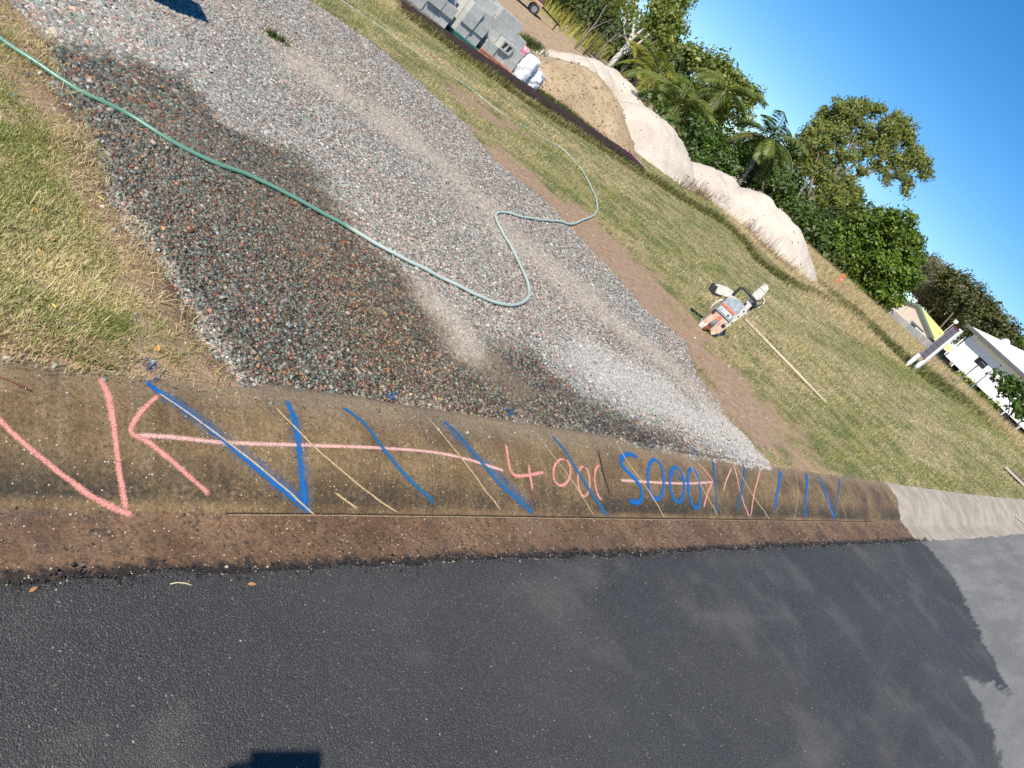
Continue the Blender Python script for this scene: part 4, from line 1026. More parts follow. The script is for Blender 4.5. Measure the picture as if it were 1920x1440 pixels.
MB().box((sw / 2 - .03, 0, .432), (sw - .05, .045, .028)).obj('trim', M_MAROON, sg); MB().box((sw / 2 - .03, 0, 1.49), (sw - .05, .045, .05)).obj('trim', M_MAROON, sg)
def on_depth(u, v, d):
    p = W(u, v, d); return np.array([p[0], p[1], gz(p[0], p[1])])
M_GREYP = simple('grey_steel_post', (.23, .23, .24), .5, .1, metal=.4)
b0 = G(1787, 722)
lb = empty('letterbox', (b0[0], b0[1], gz(b0[0], b0[1])), yaw_of(RT) + .25); tag(lb, 'black letterbox on a thin grey post in front of the white house', 'letterbox')
MB().cyl((0, 0, -.1), (0, 0, 1.0), .022, n=10).obj('post', M_GREYP, lb)
bx = MB(); bx.box((0, 0, 1.10), (.30, .26, .21), bevel=.012).box((0, 0, 1.21), (.34, .30, .02)); bx = bx.obj('box', M_BLK, lb)
MB().box((0, -.133, 1.14), (.22, .008, .025)).obj('slot', M_GREYP, bx)
q = on_depth(1827, 721, 31.0); q2 = W(1862, 694, 31.0)
ps = MB().cyl((q[0], q[1], q[2] - .3), (q2[0], q2[1], q2[2]), .025, n=10).cyl((q2[0], q2[1], q2[2]), (q2[0], q2[1], q2[2] + .012), .03, n=10).obj('steel_post', M_GREYP); tag(ps, 'plain thin grey post right of the black letterbox', 'post')
o1 = W(1566, 532, 27); o2 = W(1584, 514, 27)
op = empty('marker_post', (o1[0], o1[1], gz(o1[0], o1[1]))); tag(op, 'orange marker post in front of the round mango tree', 'post')
MB().box((0, 0, (o2[2] - gz(o1[0], o1[1])) / 2 - .05), (.07, .07, o2[2] - gz(o1[0], o1[1]) + .1), bevel=.01).obj('post', simple('orange_paint', (.75, .16, .04), .6), op)
MB().box((0, -.036, o2[2] - gz(o1[0], o1[1]) - .2), (.05, .004, .10)).obj('reflector', M_WHITE, op)
l0 = GP([(1876, 876), (1897, 880), (1945, 925), (1932, 934)])
cx_, cy_ = l0.mean(0); ld = empty('pit_lid', (cx_, cy_, gz(cx_, cy_) + .02), 0); tag(ld, 'maroon steel pit lid set in the lawn near the kerb', 'pit lid')
MB().box((0, 0, 0), (1.25, .62, .05), bevel=.01).obj('frame', simple('concrete_frame', (.45, .42, .36), .9), ld)
for i in range(9): MB().box((-.5 + i * .125, 0, .031), (.10, .50, .02), bevel=.003).obj('bar', simple('maroon_steel', (.13, .05, .045), .7) if i == 0 else bpy.data.materials['maroon_steel'], ld)

# ---- small plants and litter
def tuft(name, u, v, label, h, n, col, spread, cat='plant', wdt=.006, lean=.6):
    g = G(u, v); P = np.array([[g[0], g[1]]]) + rng.normal(0, spread, (n, 2)) * np.array([[1, .6]])
    Lh = h * (.5 + .7 * rng.random(n)); c_ = np.array(col)[None] * (.55 + .8 * rng.random(n))[:, None]
    V, F, C = blades(P, lot_z(P[:, 0], P[:, 1]), Lh, np.full(n, wdt), np.abs(rng.normal(lean, .35, n)), c_)
    o = npmesh(name, V, F, M_GRASS, None, {'col': C}); tag(o, label, cat, kind='stuff'); return o
tuft('weed_tuft', 516, 72, 'small green weed tuft growing in the dry gravel', .07, 160, (.09, .13, .03), .055)
tuft('weed_tuft', 826, 62, 'green weed patch at the grass edge beside the block stacks', .06, 90, (.10, .15, .04), .09)
def leafy(name, base, h, n, label, col, leaf=.05, w=.25):
    e = empty(name, base); tag(e, label, 'plant')
    m = MB(); pts = []
    for k in range(5):
        a = random.uniform(0, 6.28); top = Vector((math.cos(a) * w * .6, math.sin(a) * w * .6, h * random.uniform(.7, 1)))
        m.tube([(0, 0, -.03), top * .5 + Vector((0, 0, .05)), top], [.012, .008, .004], 5); pts.append(top)
    m.obj('stem', simple('green_stem', (.12, .13, .05), .7) if 'green_stem' not in bpy.data.materials else bpy.data.materials['green_stem'], e)
    c0 = np.array([list(p * f) for p in pts for f in (.55, .75, .9, 1.0)]); P = c0[rng.integers(0, len(c0), n)] + rng.normal(0, w * .25, (n, 3)); P[:, 2] = np.maximum(P[:, 2], .04)
    V, F, C = leafquads(P, rng.normal(0, 1, (n, 3)), leaf * (.6 + .7 * rng.random(n)), .55, np.array(col), .35)
    npmesh('leaves', V, F, M_LEAF, e, {'col': C}); return e

# ================================================================== VEGETATION
t = NT('foliage'); lc = t.attr('col', 'Color')
df = t.new('ShaderNodeBsdfDiffuse'); tr = t.new('ShaderNodeBsdfTranslucent'); gl = t.new('ShaderNodeBsdfGlossy'); mx = t.new('ShaderNodeMixShader'); m2 = t.new('ShaderNodeMixShader')
mx.inputs[0].default_value = .30; m2.inputs[0].default_value = .03; gl.inputs['Roughness'].default_value = .5
t.put(df.inputs[0], lc); t.put(tr.inputs[0], t.mix(1.0, lc, (1.1, 1.25, .6), 'MULTIPLY')); t.put(gl.inputs[0], (.8, .8, .8))
for a, b in ((df.outputs[0], mx.inputs[1]), (tr.outputs[0], mx.inputs[2]), (mx.outputs[0], m2.inputs[1]), (gl.outputs[0], m2.inputs[2]), (m2.outputs[0], t.out.inputs[0])): t.t.links.new(a, b)
M_LEAF = t.m
M_BARK = simple('grey_brown_bark', (.17, .14, .115), .9, .35, 9, bump=.5, bscale=25)
M_PALE = simple('pale_gum_bark', (.52, .47, .40), .85, .25, 5, bump=.3, bscale=20)
M_DBARK = simple('dark_bark', (.07, .055, .042), .9, .3, 9)

def leafquads(P, N, size, aspect, col, var, cvar=None, fold=True):
    n = len(P); N = N / (np.linalg.norm(N, axis=1)[:, None] + 1e-9)
    r = rng.normal(size=(n, 3)); A = np.cross(N, r); A /= np.linalg.norm(A, axis=1)[:, None] + 1e-9; B = np.cross(N, A)
    a = A * (size / 2)[:, None]; b = B * (size * aspect / 2)[:, None]
    V = np.stack([P - a, P + b * .9 - a * .1, P + a, P - b * .9 - a * .1], 1).reshape(-1, 3)
    F = (np.arange(n) * 4)[:, None] + np.array([[0, 1, 2, 3]])
    c = np.asarray(col) if np.ndim(col) == 2 else np.tile(col, (n, 1))
    c = c * (1 - var + 2 * var * rng.random(n))[:, None]
    if cvar is not None: c = c * cvar[:, None]
    return V, F, np.repeat(np.column_stack([np.clip(c, 0, 1), np.ones(n)]), 4, 0)

def crown_points(blobs, per_m2, clump_r, fill=2.4):
    """blobs: (centre xyz, radius xyz) -> leaf positions, normals and a value for each clump"""
    PP, NN, CC = [], [], []
    for c, r in blobs:
        rm = float(np.mean(r)); k = max(8, int(5.0 * (rm / clump_r) ** 2))
        d = rng.normal(size=(k, 3)); d /= np.linalg.norm(d, axis=1)[:, None]
        cc = np.array(c) + d * (rng.random(k) ** (1 / fill))[:, None] * np.array(r)
        n = max(60, int(1.35 * per_m2 * 4 * math.pi * rm * rm)); i = rng.integers(0, k, n)
        off = rng.normal(size=(n, 3)) * clump_r * np.array([.55, .55, .42])
        PP.append(cc[i] + off); NN.append(d[i] * .55 + off / clump_r * .6 + rng.normal(size=(n, 3)) * .55 + np.array([0, 0, .35])); CC.append((.72 + .56 * rng.random(k))[i])
    return np.vstack(PP), np.vstack(NN), np.concatenate(CC)

def px_blobs(lst, D, flat=.85, dj=.5):
    out = []
    for u, v, rp in lst:
        r = 1.08 * rp / F_PX * D; c = W(u, v, D + random.uniform(-dj, dj) * r * 1.2); out.append((c, np.array([r, r, r * flat])))
    return out

def tree(name, label, base_px, D, blobs, leaf, aspect, dens, cols, clump, trunks=(), bark=None, cat='tree', group=None, flat=.85, dj=.6, droop=False, fill=2.4, grow=1.0):
    b = on_depth(*base_px, D); e = empty(name, b); tag(e, label, cat, group)
    m = MB()
    if not trunks: trunks = [([base_px, (sum(q[0] for q in blobs) / len(blobs), sum(q[1] for q in blobs) / len(blobs))], .16, .05)]
    for pts, r0, r1 in trunks:
        w = [W(*p, D) for p in pts]
        P3 = catmull(np.array(w), .5) if len(w) > 2 else np.array([w[0] + (w[1] - w[0]) * f for f in (0, .35, .7, 1)])
        if pts[0] == base_px: P3[0, 2] = b[2] - .2
        P3 = P3 + rng.normal(0, .02, P3.shape) * np.linspace(0, 1, len(P3))[:, None]
        m.tube((P3 - b).tolist(), list(np.linspace(r0, r1, len(P3))), 7)
    m.obj('trunk', bark or M_BARK, e)
    bl = [(c_, r_ * grow) for c_, r_ in px_blobs(blobs, D, flat, dj)]
    P, N, C = crown_points(bl, dens, clump, fill)
    lo = np.array([gz(x, y) for x, y in P[:1, :2]])[0]; P = P[P[:, 2] > lo + .05] if False else P
    n = len(P)
    if droop: N = N * np.array([1, 1, .25])
    cols = np.array(cols); ci = cols[rng.integers(0, len(cols), n)]
    V, F, A = leafquads(P - b, N, leaf * 1.35 * (.6 + .8 * rng.random(n)), min(.75, aspect * 1.3), ci, .28, C)
    npmesh('crown', V, F, M_LEAF, e, {'col': A}); return e
GUM = [(0.144, 0.182, 0.03), (0.182, 0.221, 0.038), (0.115, 0.153, 0.028), (0.229, 0.229, 0.041)]
DGUM = [(0.061, 0.096, 0.025), (0.083, 0.12, 0.031), (0.099, 0.13, 0.033)]
MANGO = [(0.087, 0.147, 0.011), (0.122, 0.188, 0.015), (0.067, 0.111, 0.01), (0.166, 0.217, 0.018)]
SHRUB = [(0.068, 0.125, 0.017), (0.101, 0.166, 0.021), (0.057, 0.096, 0.016)]
YELL = [(0.189, 0.217, 0.029), (0.246, 0.252, 0.036), (0.131, 0.168, 0.023)]
OLIVE = [(0.095, 0.104, 0.032), (0.122, 0.113, 0.035), (0.076, 0.09, 0.028)]
GREYS = [(0.182, 0.169, 0.111), (0.224, 0.196, 0.13), (0.14, 0.135, 0.078)]

# ---- backdrop trees, farthest first
tree('background_tree', 'dark tree far behind the tall gum trees at the top', (1120, 85), 58, [(1085, 40, 40), (1110, 20, 42), (1140, 60, 44), (1165, 85, 36), (1130, 15, 40)], .24, .5, 48, DGUM, .7)
tree('background_tree', 'dark tree directly behind the yellow fronded palm', (1215, 180), 52, [(1200, 110, 46), (1230, 140, 46), (1250, 110, 40), (1190, 140, 40), (1260, 170, 36), (1170, 110, 36)], .24, .5, 48, DGUM, .7)
tree('background_tree', 'slender olive green tree rising behind the palms against the sky', (1370, 240), 50, [(1300, 110, 22), (1325, 122, 26), (1350, 120, 24), (1365, 140, 26), (1390, 165, 26), (1410, 185, 18), (1340, 150, 30), (1420, 178, 9)], .20, .45, 50, GUM, .5)
tree('background_tree', 'dark tree between the shrubs and the big spreading gum', (1480, 370), 56, [(1440, 320, 44), (1470, 345, 40), (1500, 380, 40), (1430, 290, 36), (1520, 410, 34), (1490, 300, 30)], .24, .5, 48, DGUM, .7)
tree('background_tree', 'dark low tree filling the gap behind the mango tree', (1560, 470), 52, [(1530, 430, 36), (1560, 420, 38), (1590, 410, 32), (1550, 460, 34), (1610, 400, 26)], .24, .5, 48, DGUM, .7)
tree('background_tree', 'dim grey green tree behind the ridge of the yellow roof', (1770, 620), 108, [(1745, 560, 26), (1765, 585, 28), (1780, 600, 26), (1760, 610, 24), (1790, 625, 26), (1725, 545, 24)], .26, .5, 34, GREYS + OLIVE, .8)
olv = [('leftmost olive brown tree on the far ridge behind the houses', [(1770, 520, 20), (1790, 530, 24), (1800, 560, 26), (1780, 565, 24), (1812, 545, 20)], (1785, 610)),
       ('tall olive brown tree above the white house roof', [(1825, 560, 24), (1840, 575, 26), (1825, 600, 28), (1855, 590, 20), (1845, 615, 26)], (1830, 640)),
       ('olive brown tree behind the satellite dish', [(1868, 602, 22), (1880, 620, 24), (1862, 630, 24), (1892, 640, 22), (1878, 655, 22)], (1870, 670)),
       ('green tree at the right edge behind the white roof', [(1905, 640, 18), (1915, 660, 22), (1930, 680, 26), (1900, 668, 18), (1940, 660, 22)], (1915, 700))]
for lb_, bl_, bs_ in olv: tree('ridge_tree', lb_, bs_, 98, bl_, .27, .55, 34, OLIVE if 'green tree' not in lb_ else SHRUB, 1.0, group='trees on the ridge behind the houses')
tree('grey_scrub', 'sparse grey green scrub tree between the mango and the yellow roof', (1755, 580), 104, [(1730, 500, 22), (1735, 540, 26), (1742, 495, 20), (1760, 505, 24), (1782, 530, 24), (1750, 530, 26), (1770, 556, 26), (1792, 565, 20), (1800, 590, 18)], .2, .45, 38, GREYS, .7, [([(1755, 580), (1765, 550), (1780, 520)], .10, .03), ([(1740, 585), (1760, 575), (1785, 562)], .08, .03), ([(1752, 578), (1745, 545), (1748, 515)], .08, .02), ([(1770, 590), (1790, 570), (1810, 560)], .07, .02)], M_PALE)

# ---- tall gums at the top
tree('gum_tree', 'tall dark crowned gum tree at the top left of the tree line', (1058, 60), 40, [(1048, 2, 34), (1075, 22, 34), (1100, 40, 26), (1060, -35, 46), (1110, -5, 36), (1130, 20, 26), (1085, 0, 34)], .17, .45, 75, DGUM, .5,
     [([(1058, 60), (1072, 40), (1095, 14), (1105, -20)], .13, .06), ([(1064, 62), (1080, 45), (1086, 20)], .09, .04)], M_PALE, droop=True)
tree('gum_tree', 'tall gum tree with a forked white trunk beside the palms', (1143, 122), 36, [(1225, 28, 24), (1170, -35, 34), (1240, 5, 28), (1258, 35, 24), (1268, 62, 18), (1262, 84, 16), (1240, 62, 20), (1240, -25, 38), (1275, 10, 18), (1278, -20, 24), (1250, 88, 16)], .14, .42, 95, GUM, .4,
     [([(1143, 122), (1165, 98), (1184, 72), (1190, 42), (1192, 14), (1194, -25)], .15, .05), ([(1182, 76), (1205, 55), (1222, 35), (1240, 18)], .08, .03), ([(1160, 104), (1190, 88), (1215, 66), (1235, 50)], .09, .03), ([(1176, 82), (1170, 50), (1178, 20)], .06, .02)], M_PALE, droop=True)
for i, (pts, r0, lbl, bl_) in enumerate((([(1080, 88), (1105, 58), (1124, 32), (1140, 5)], .08, 'thin pale gum standing left in the grove of thin trunks', [(1145, -8, 18), (1155, 8, 12)]),
                                         ([(1098, 97), (1120, 72), (1150, 45), (1165, 20)], .07, 'thin leaning gum in the middle of the grove of thin trunks', [(1168, 8, 14), (1178, 22, 10)]),
                                         ([(1118, 108), (1140, 80), (1168, 55), (1178, 30)], .08, 'thin crooked gum right of the middle of the grove', [(1182, 18, 13), (1200, 40, 11)]),
                                         ([(1170, 128), (1190, 108), (1212, 88), (1235, 75)], .06, 'thin grey gum leaning over the yellow palm', [(1240, 68, 13), (1252, 82, 11)]))):
    tree('thin_gum', lbl, pts[0], 33.5 + i * .6, bl_, .14, .42, 75, GUM, .35, [(pts, r0 * .7, .018), ([pts[1], ((pts[1][0] + pts[2][0]) / 2 + 14, pts[2][1] + 12), (pts[2][0] + 26, pts[2][1] + 2)], r0 * .35, .01), ([pts[1], (pts[1][0] - 2, pts[1][1] - 22), (pts[1][0] + 6, pts[1][1] - 44)], r0 * .3, .008)], (M_BARK, M_DBARK, M_BARK, M_BARK)[i], droop=True)

# ---- shrubs behind the sand
tree('shrub', 'bright yellow green shrub between the palms', (1350, 290), 31, [(1312, 190, 22), (1335, 186, 26), (1362, 185, 24), (1382, 205, 24), (1350, 212, 28), (1320, 215, 24), (1388, 225, 18)], .10, .5, 120, YELL, .3, cat='shrub')
tree('shrub', 'dense dark green shrub behind the second sand hump', (1345, 345), 27, [(1295, 228, 22), (1305, 255, 30), (1335, 252, 30), (1330, 285, 34), (1365, 270, 30), (1310, 300, 30), (1360, 310, 34), (1345, 330, 30)], .09, .5, 150, SHRUB, .28, cat='shrub')
tree('shrub', 'dark green shrub left of the big gum trunk', (1430, 390), 29, [(1395, 285, 28), (1420, 300, 30), (1405, 325, 32), (1440, 335, 30), (1395, 350, 28), (1440, 370, 30), (1465, 360, 26), (1475, 390, 24)], .10, .5, 130, SHRUB + DGUM, .3, cat='shrub')
tree('shrub', 'shadowy undergrowth at the foot of the big gum', (1520, 450), 36, [(1500, 405, 24), (1525, 400, 26), (1520, 430, 26), (1545, 450, 24), (1540, 475, 22), (1560, 490, 18)], .16, .5, 60, DGUM + SHRUB, .4, cat='shrub')
tree('shrub', 'low dark undergrowth just behind the valley in the sand', (1270, 270), 24.5, [(1215, 178, 11), (1235, 205, 13), (1258, 232, 14), (1282, 262, 16), (1300, 290, 16), (1318, 305, 14), (1300, 240, 20)], .09, .5, 130, SHRUB + DGUM, .25, cat='shrub')
tree('background_tree', 'dark tree closing the gap right of the small palm', (1300, 240), 44, [(1280, 180, 28), (1300, 215, 30), (1270, 215, 26), (1320, 170, 26), (1245, 185, 26), (1330, 250, 28)], .20, .5, 60, DGUM, .55)
tree('background_tree', 'dark tree standing between the tall gums and the first palm', (1180, 150), 46, [(1150, 100, 30), (1180, 110, 30), (1205, 80, 30), (1235, 105, 30), (1130, 75, 28), (1255, 130, 24), (1215, 150, 26)], .20, .5, 60, DGUM, .55)
# ---- the spreading gum
tree('spreading_gum', 'large spreading gum tree with a wide domed crown against the sky', (1486, 404), 40,
     [(1520, 262, 20), (1535, 240, 20), (1556, 222, 20), (1580, 208, 20), (1604, 202, 18), (1628, 204, 14), (1600, 226, 18), (1572, 240, 18), (1650, 206, 9), (1660, 240, 16), (1680, 230, 17), (1698, 240, 15), (1706, 262, 14), (1672, 262, 18), (1645, 258, 14), (1715, 285, 14), (1726, 302, 15), (1734, 322, 12), (1705, 300, 14),
      (1680, 300, 15), (1655, 290, 13), (1630, 285, 14), (1612, 262, 12), (1530, 285, 18), (1520, 310, 20), (1548, 300, 14), (1540, 328, 18), (1570, 318, 14), (1560, 345, 18), (1590, 345, 16), (1615, 322, 11), (1575, 372, 18), (1600, 365, 14), (1545, 370, 18), (1690, 325, 12), (1668, 334, 10), (1706, 345, 10), (1700, 358, 7), (1612, 360, 7), (1590, 385, 16), (1640, 310, 10), (1655, 318, 8), (1600, 292, 13), (1578, 288, 12), (1622, 243, 13), (1556, 262, 14), (1645, 276, 11), (1585, 262, 11)],
     .115, .42, 170, GUM + [(.24, .21, .065)], .26,
     [([(1486, 404), (1505, 388), (1528, 368), (1550, 345), (1572, 315), (1590, 285), (1604, 255), (1612, 225)], .26, .04), ([(1528, 368), (1570, 350), (1615, 328), (1660, 317), (1692, 318)], .13, .03), ([(1550, 345), (1590, 318), (1625, 290), (1668, 262)], .11, .03), ([(1515, 378), (1522, 340), (1532, 300), (1540, 262)], .11, .03),
      ([(1572, 315), (1568, 280), (1575, 245), (1585, 222)], .08, .02), ([(1590, 285), (1620, 262), (1650, 235), (1680, 232)], .08, .02), ([(1615, 328), (1650, 300), (1690, 290), (1718, 300)], .07, .02), ([(1660, 317), (1680, 335), (1700, 345)], .05, .015), ([(1486, 400), (1495, 370), (1512, 345), (1520, 318)], .10, .03)], M_BARK, droop=True, fill=2.2, grow=1.16)
# ---- the mango
tree('mango_tree', 'large round mango tree with dense glossy dark green leaves', (1628, 588), 36, [(1575, 440, 26), (1585, 470, 36), (1620, 430, 34), (1660, 415, 30), (1690, 425, 28), (1640, 465, 42), (1685, 460, 38), (1708, 480, 28), (1600, 505, 36), (1645, 510, 42), (1690, 510, 32), (1620, 540, 30), (1660, 550, 30), (1600, 535, 24), (1680, 540, 24), (1645, 568, 18), (1668, 568, 14), (1710, 450, 20)],
     .125, .45, 190, MANGO, .30, [([(1628, 588), (1636, 560), (1650, 520)], .2, .1)], M_DBARK, fill=3.2)
# ---- bush at the right edge
tree('shrub', 'dark leafy shrub at the right edge before the white house', (1890, 790), 29, [(1872, 706, 11), (1888, 712, 14), (1905, 722, 15), (1895, 738, 17), (1915, 745, 18), (1928, 760, 20), (1905, 765, 14), (1880, 728, 9), (1920, 780, 16)], .14, .5, 60, SHRUB, .22, [([(1890, 790), (1893, 755), (1890, 720)], .03, .012), ([(1890, 790), (1905, 760), (1918, 735)], .03, .012), ([(1905, 800), (1925, 775), (1940, 755)], .03, .012)], M_DBARK, cat='shrub', fill=2.0)
for i, (u, v, c_) in enumerate(((1800, 712, 'left'), (1822, 735, 'middle'), (1848, 752, 'right'))):
    tree('shrub', ('low yellow green shrub under the left end of the white house', 'low dark shrub under the middle of the white house', 'low yellow green shrub beside the dark bush at the white house')[i], (u, v + 8), 46, [(u - 8, v - 6, 10), (u + 4, v + 2, 11), (u + 14, v + 10, 10)], .16, .5, 60, (YELL, SHRUB, YELL)[i], .25, cat='shrub')

# ---- palms
def palm(u, v, base, D, nf, flen, label, cols, heads=None):
    b = on_depth(*base, D); c = W(u, v, D); e = empty('palm_tree', b); tag(e, label, 'palm')
    rel = c - b
    m = MB(); m.tube([(0, 0, -.2), tuple(rel * .5 + np.array([.08, .05, 0])), tuple(rel)], [.11, .09, .08], 8); m.obj('trunk', M_BARK, e)
    cols = np.array(cols)
    for k in range(nf):
        az = 2 * math.pi * k / nf + random.uniform(-.35, .35); el = random.choice((1.2, .95, .7, .45, .2, -.05)) + random.uniform(-.15, .15)
        L = flen * random.uniform(.75, 1.1); n = 22; s = np.linspace(0, 1, n)
        pitch = el - s * random.uniform(1.2, 1.75)
        st = L / n; r = np.cumsum(np.cos(pitch)) * st; z = np.cumsum(np.sin(pitch)) * st
        R3 = np.column_stack([np.cos(az) * r, np.sin(az) * r, z]) + rel
        fr = MB(); fr.tube(R3[::3].tolist(), list(np.linspace(.022, .005, len(R3[::3]))), 5)
        T = np.gradient(R3, axis=0); T /= np.linalg.norm(T, axis=1)[:, None]; S = np.cross(T, [0, 0, 1.0]); S /= np.linalg.norm(S, axis=1)[:, None] + 1e-9
        V = []; C = []
        base_c = cols[random.randrange(len(cols))] * random.uniform(.8, 1.25)
        for j in range(2, n):
            for sd in (-1, 1):
                for sub in (0, .5):
                    p = R3[j] - T[j] * st * sub; ll = flen * .26 * math.sin(math.pi * min(1, .12 + .88 * s[j])) ** .6 + .05
                    d = S[j] * sd * .75 + T[j] * .65 + np.array([0, 0, -.35 - .3 * random.random()]); d /= np.linalg.norm(d)
                    tip = p + d * ll; wv = T[j] * .022
                    mid = p + d * ll * .5 + np.array([0, 0, .04]) * ll
                    V += [p, mid + wv, tip, mid - wv]; cc = base_c * random.uniform(.7, 1.3); C += [[*np.clip(cc, 0, 1), 1]] * 4
        fo = fr.obj('frond', bpy.data.materials.get('frond_stalk') or simple('frond_stalk', (.20, .20, .06), .6), e)
        npmesh('leaflets', np.array(V), np.arange(len(V)).reshape(-1, 4), M_LEAF, fo, {'col': np.array(C)})
    return e
PY = [(.24, .25, .04), (.30, .28, .05), (.15, .19, .035)]; PG = [(.115, .155, .034), (.155, .19, .042), (.08, .12, .028)]
palm(1232, 142, (1205, 192), 31, 16, 2.0, 'yellowish palm left of the other palms with drooping fronds', PY)
palm(1196, 122, (1190, 180), 34.5, 10, 1.2, 'small bright yellow palm peeking over the sand behind the first hump', PY)
palm(1270, 196, (1255, 232), 26, 14, 1.9, 'low green palm with feathery fronds behind the second sand hump', PG)
palm(1358, 172, (1330, 230), 29.5, 14, 1.8, 'dark green palm rising behind the yellow green shrub', PG)
palm(1440, 262, (1415, 320), 27, 15, 1.8, 'palm with windswept fronds beside the spreading gum', PG + [(.14, .14, .035)])

# ---- tall grass, fringes
def grass_patch(name, poly_px, n, h, w, cols, label, lean=.35, hvar=.6):
    poly = GP(poly_px); lo, hi = poly.min(0), poly.max(0)
    P = lo + (hi - lo) * rng.random((n * 3, 2)); P = P[inpoly(P, poly)][:n]; k = len(P)
    cols = np.array(cols); c = cols[rng.integers(0, len(cols), k)] * (.65 + .7 * rng.random(k))[:, None]
    V, F, C = blades(P, lot_z(P[:, 0], P[:, 1]), h * (1 - hvar / 2 + hvar * rng.random(k)), np.full(k, w), np.abs(rng.normal(lean, .2, k)), c, .8)
    o = npmesh(name, V, F, M_GRASS, None, {'col': C}); tag(o, label, 'grass', kind='stuff')
grass_patch('tall_grass', [(985, 0), (1005, 22), (1042, 55), (1085, 95), (1120, 116), (1140, 118), (1110, 85), (1070, 42), (1040, 10), (1000, -30)], 30000, 1.0, .022, [(.44, .43, .08), (.55, .51, .12), (.32, .35, .06), (.60, .53, .20)], 'tall yellow green grass stand beside the dirt track', .3)
def fringe(name, line_px, n, h, w, spread, cols, label, lean=.6):
    L_ = catmull(GP(line_px), .05); P = L_[rng.integers(0, len(L_), n)] + rng.normal(0, 1, (n, 2)) * spread; cols = np.array(cols)
    hh = h * (.4 + .9 * rng.random(n)) * (.5 + vnoise(P[:, 0], P[:, 1], 1.5, 77, 2))
    V, F, C = blades(P, lot_z(P[:, 0], P[:, 1]), hh, np.full(n, w), np.abs(rng.normal(lean, .3, n)), cols[rng.integers(0, len(cols), n)] * (.6 + .8 * rng.random(n))[:, None])
    o = npmesh(name, V, F, M_GRASS, None, {'col': C}); tag(o, label, 'grass', kind='stuff')
fringe('fringe_grass', [(1180, 306), (1230, 342), (1290, 380), (1350, 414), (1396, 458), (1436, 503), (1496, 537), (1560, 566)], 8000, .13, .012, .14, [(.10, .125, .035), (.15, .16, .05), (.30, .25, .11)], 'long green grass growing along the foot of the sand heap')
fringe('seed_stalks', [(1270, 345), (1320, 372), (1365, 398), (1410, 445), (1445, 480), (1490, 515)], 900, .38, .008, .12, [(.22, .13, .10), (.30, .20, .14), (.35, .27, .15)], 'thin reddish seed stalks standing in front of the sand heap', .45)
fringe('fringe_grass', [(990, 85), (1020, 110), (1045, 130)], 2600, .22, .014, .22, [(.09, .11, .035), (.14, .15, .05)], 'weedy grass between the sacks and the sand heap', .5)
fringe('fringe_grass', [(1005, 172), (1060, 212), (1110, 248), (1160, 290), (1190, 312)], 3400, .14, .012, .14, [(.09, .12, .035), (.13, .15, .05)], 'weedy grass between the soil heap and the steel mesh', .6)
fringe('fringe_grass', [(1545, 545), (1620, 600), (1690, 672), (1740, 705), (1800, 745), (1870, 800)], 7000, .16, .02, .5, [(.10, .13, .035), (.14, .16, .05), (.28, .24, .10)], 'green grass strip along the far edge of the lawn', .5)
fringe('fringe_grass', [(760, 30), (900, 130), (1000, 200), (1100, 262), (1200, 328)], 5000, .10, .009, .10, [(.13, .14, .04), (.20, .18, .07), (.36, .29, .13)], 'grass growing up against the steel mesh', .5)
g = G(1085, 205); pk = PK2
leafy('leafy_weed', tuple(np.array([*W(1072, 188, float((g - [0, 0, CAM_H]) @ RM[:, 2]) * .985)])), .34, 120, 'small leafy green weed growing on the soil heap', (.05, .095, .02), .09, .2)

# ================================================================== FAR BUILDINGS
def house_frame(name, u, v, D, yaw, label):
    p = W(u, v, D); e = empty(name, p, yaw_of(RT) + yaw); tag(e, label, 'house'); return e, p
M_CREAM = simple('cream_render', (.62, .52, .41), .9, .06, 3); M_YROOF = simple('yellow_sheet_roof', (.80, .72, .22), .5, .05, 3); M_GTRIM = simple('green_trim', (.13, .22, .17), .6)
M_WWALL = simple('white_weatherboard', (.80, .80, .80), .7, .03, 3); M_WROOF = simple('pale_sheet_roof', (.78, .74, .66), .55, .05, 2); M_GLASS = simple('dark_window_glass', (.02, .022, .025), .08, .1); M_CURT = simple('pale_curtain', (.55, .60, .56), .8)
M_EAVE = simple('grey_eave_board', (.42, .43, .46), .8, .05)
ch, cp = house_frame('cream_house', 1725, 575, 82, -.70, 'cream rendered house with a yellow gable roof behind the fence')
Wd, rise, length = 3.6, 1.36, 9.0; gb_ = gz(cp[0], cp[1]) - cp[2]
m = MB(); m.prism([(-Wd + .1, gb_ - .3), (Wd - .1, gb_ - .3), (Wd - .1, -rise - .02), (0, -.06), (-Wd + .1, -rise - .02)], 0, length, lambda a, b, c: (a, c, b)); m.obj('wall', M_CREAM, ch)
rf = MB()
for s in (-1, 1): rf.prism([(0, .10), (s * (Wd + .35), -rise - .06), (s * (Wd + .35), -rise - .16), (0, 0)], -.25, length + .3, lambda a, b, c: (a, c, b))
rf = rf.obj('roof', M_YROOF, ch)
for s in (-1, 1): MB().prism([(0, .14), (s * (Wd + .38), -rise - .04), (s * (Wd + .38), -rise - .26), (0, -.10)], -.31, -.255, lambda a, b, c: (a, c, b)).obj('barge_board', M_GTRIM, ch)
MB().cyl((-1.55, 1.5, -.55), (-1.55, 1.5, .18), .16, n=12).cyl((-1.55, 1.5, .18), (-1.55, 1.5, .34), .26, .16, n=12).obj('vent', M_WHITE, rf)
wx, wz = 1.55, -2.25
wf_ = MB().box((wx, -.02, wz), (1.62, .10, 1.22)).obj('window', M_WHITE, ch)
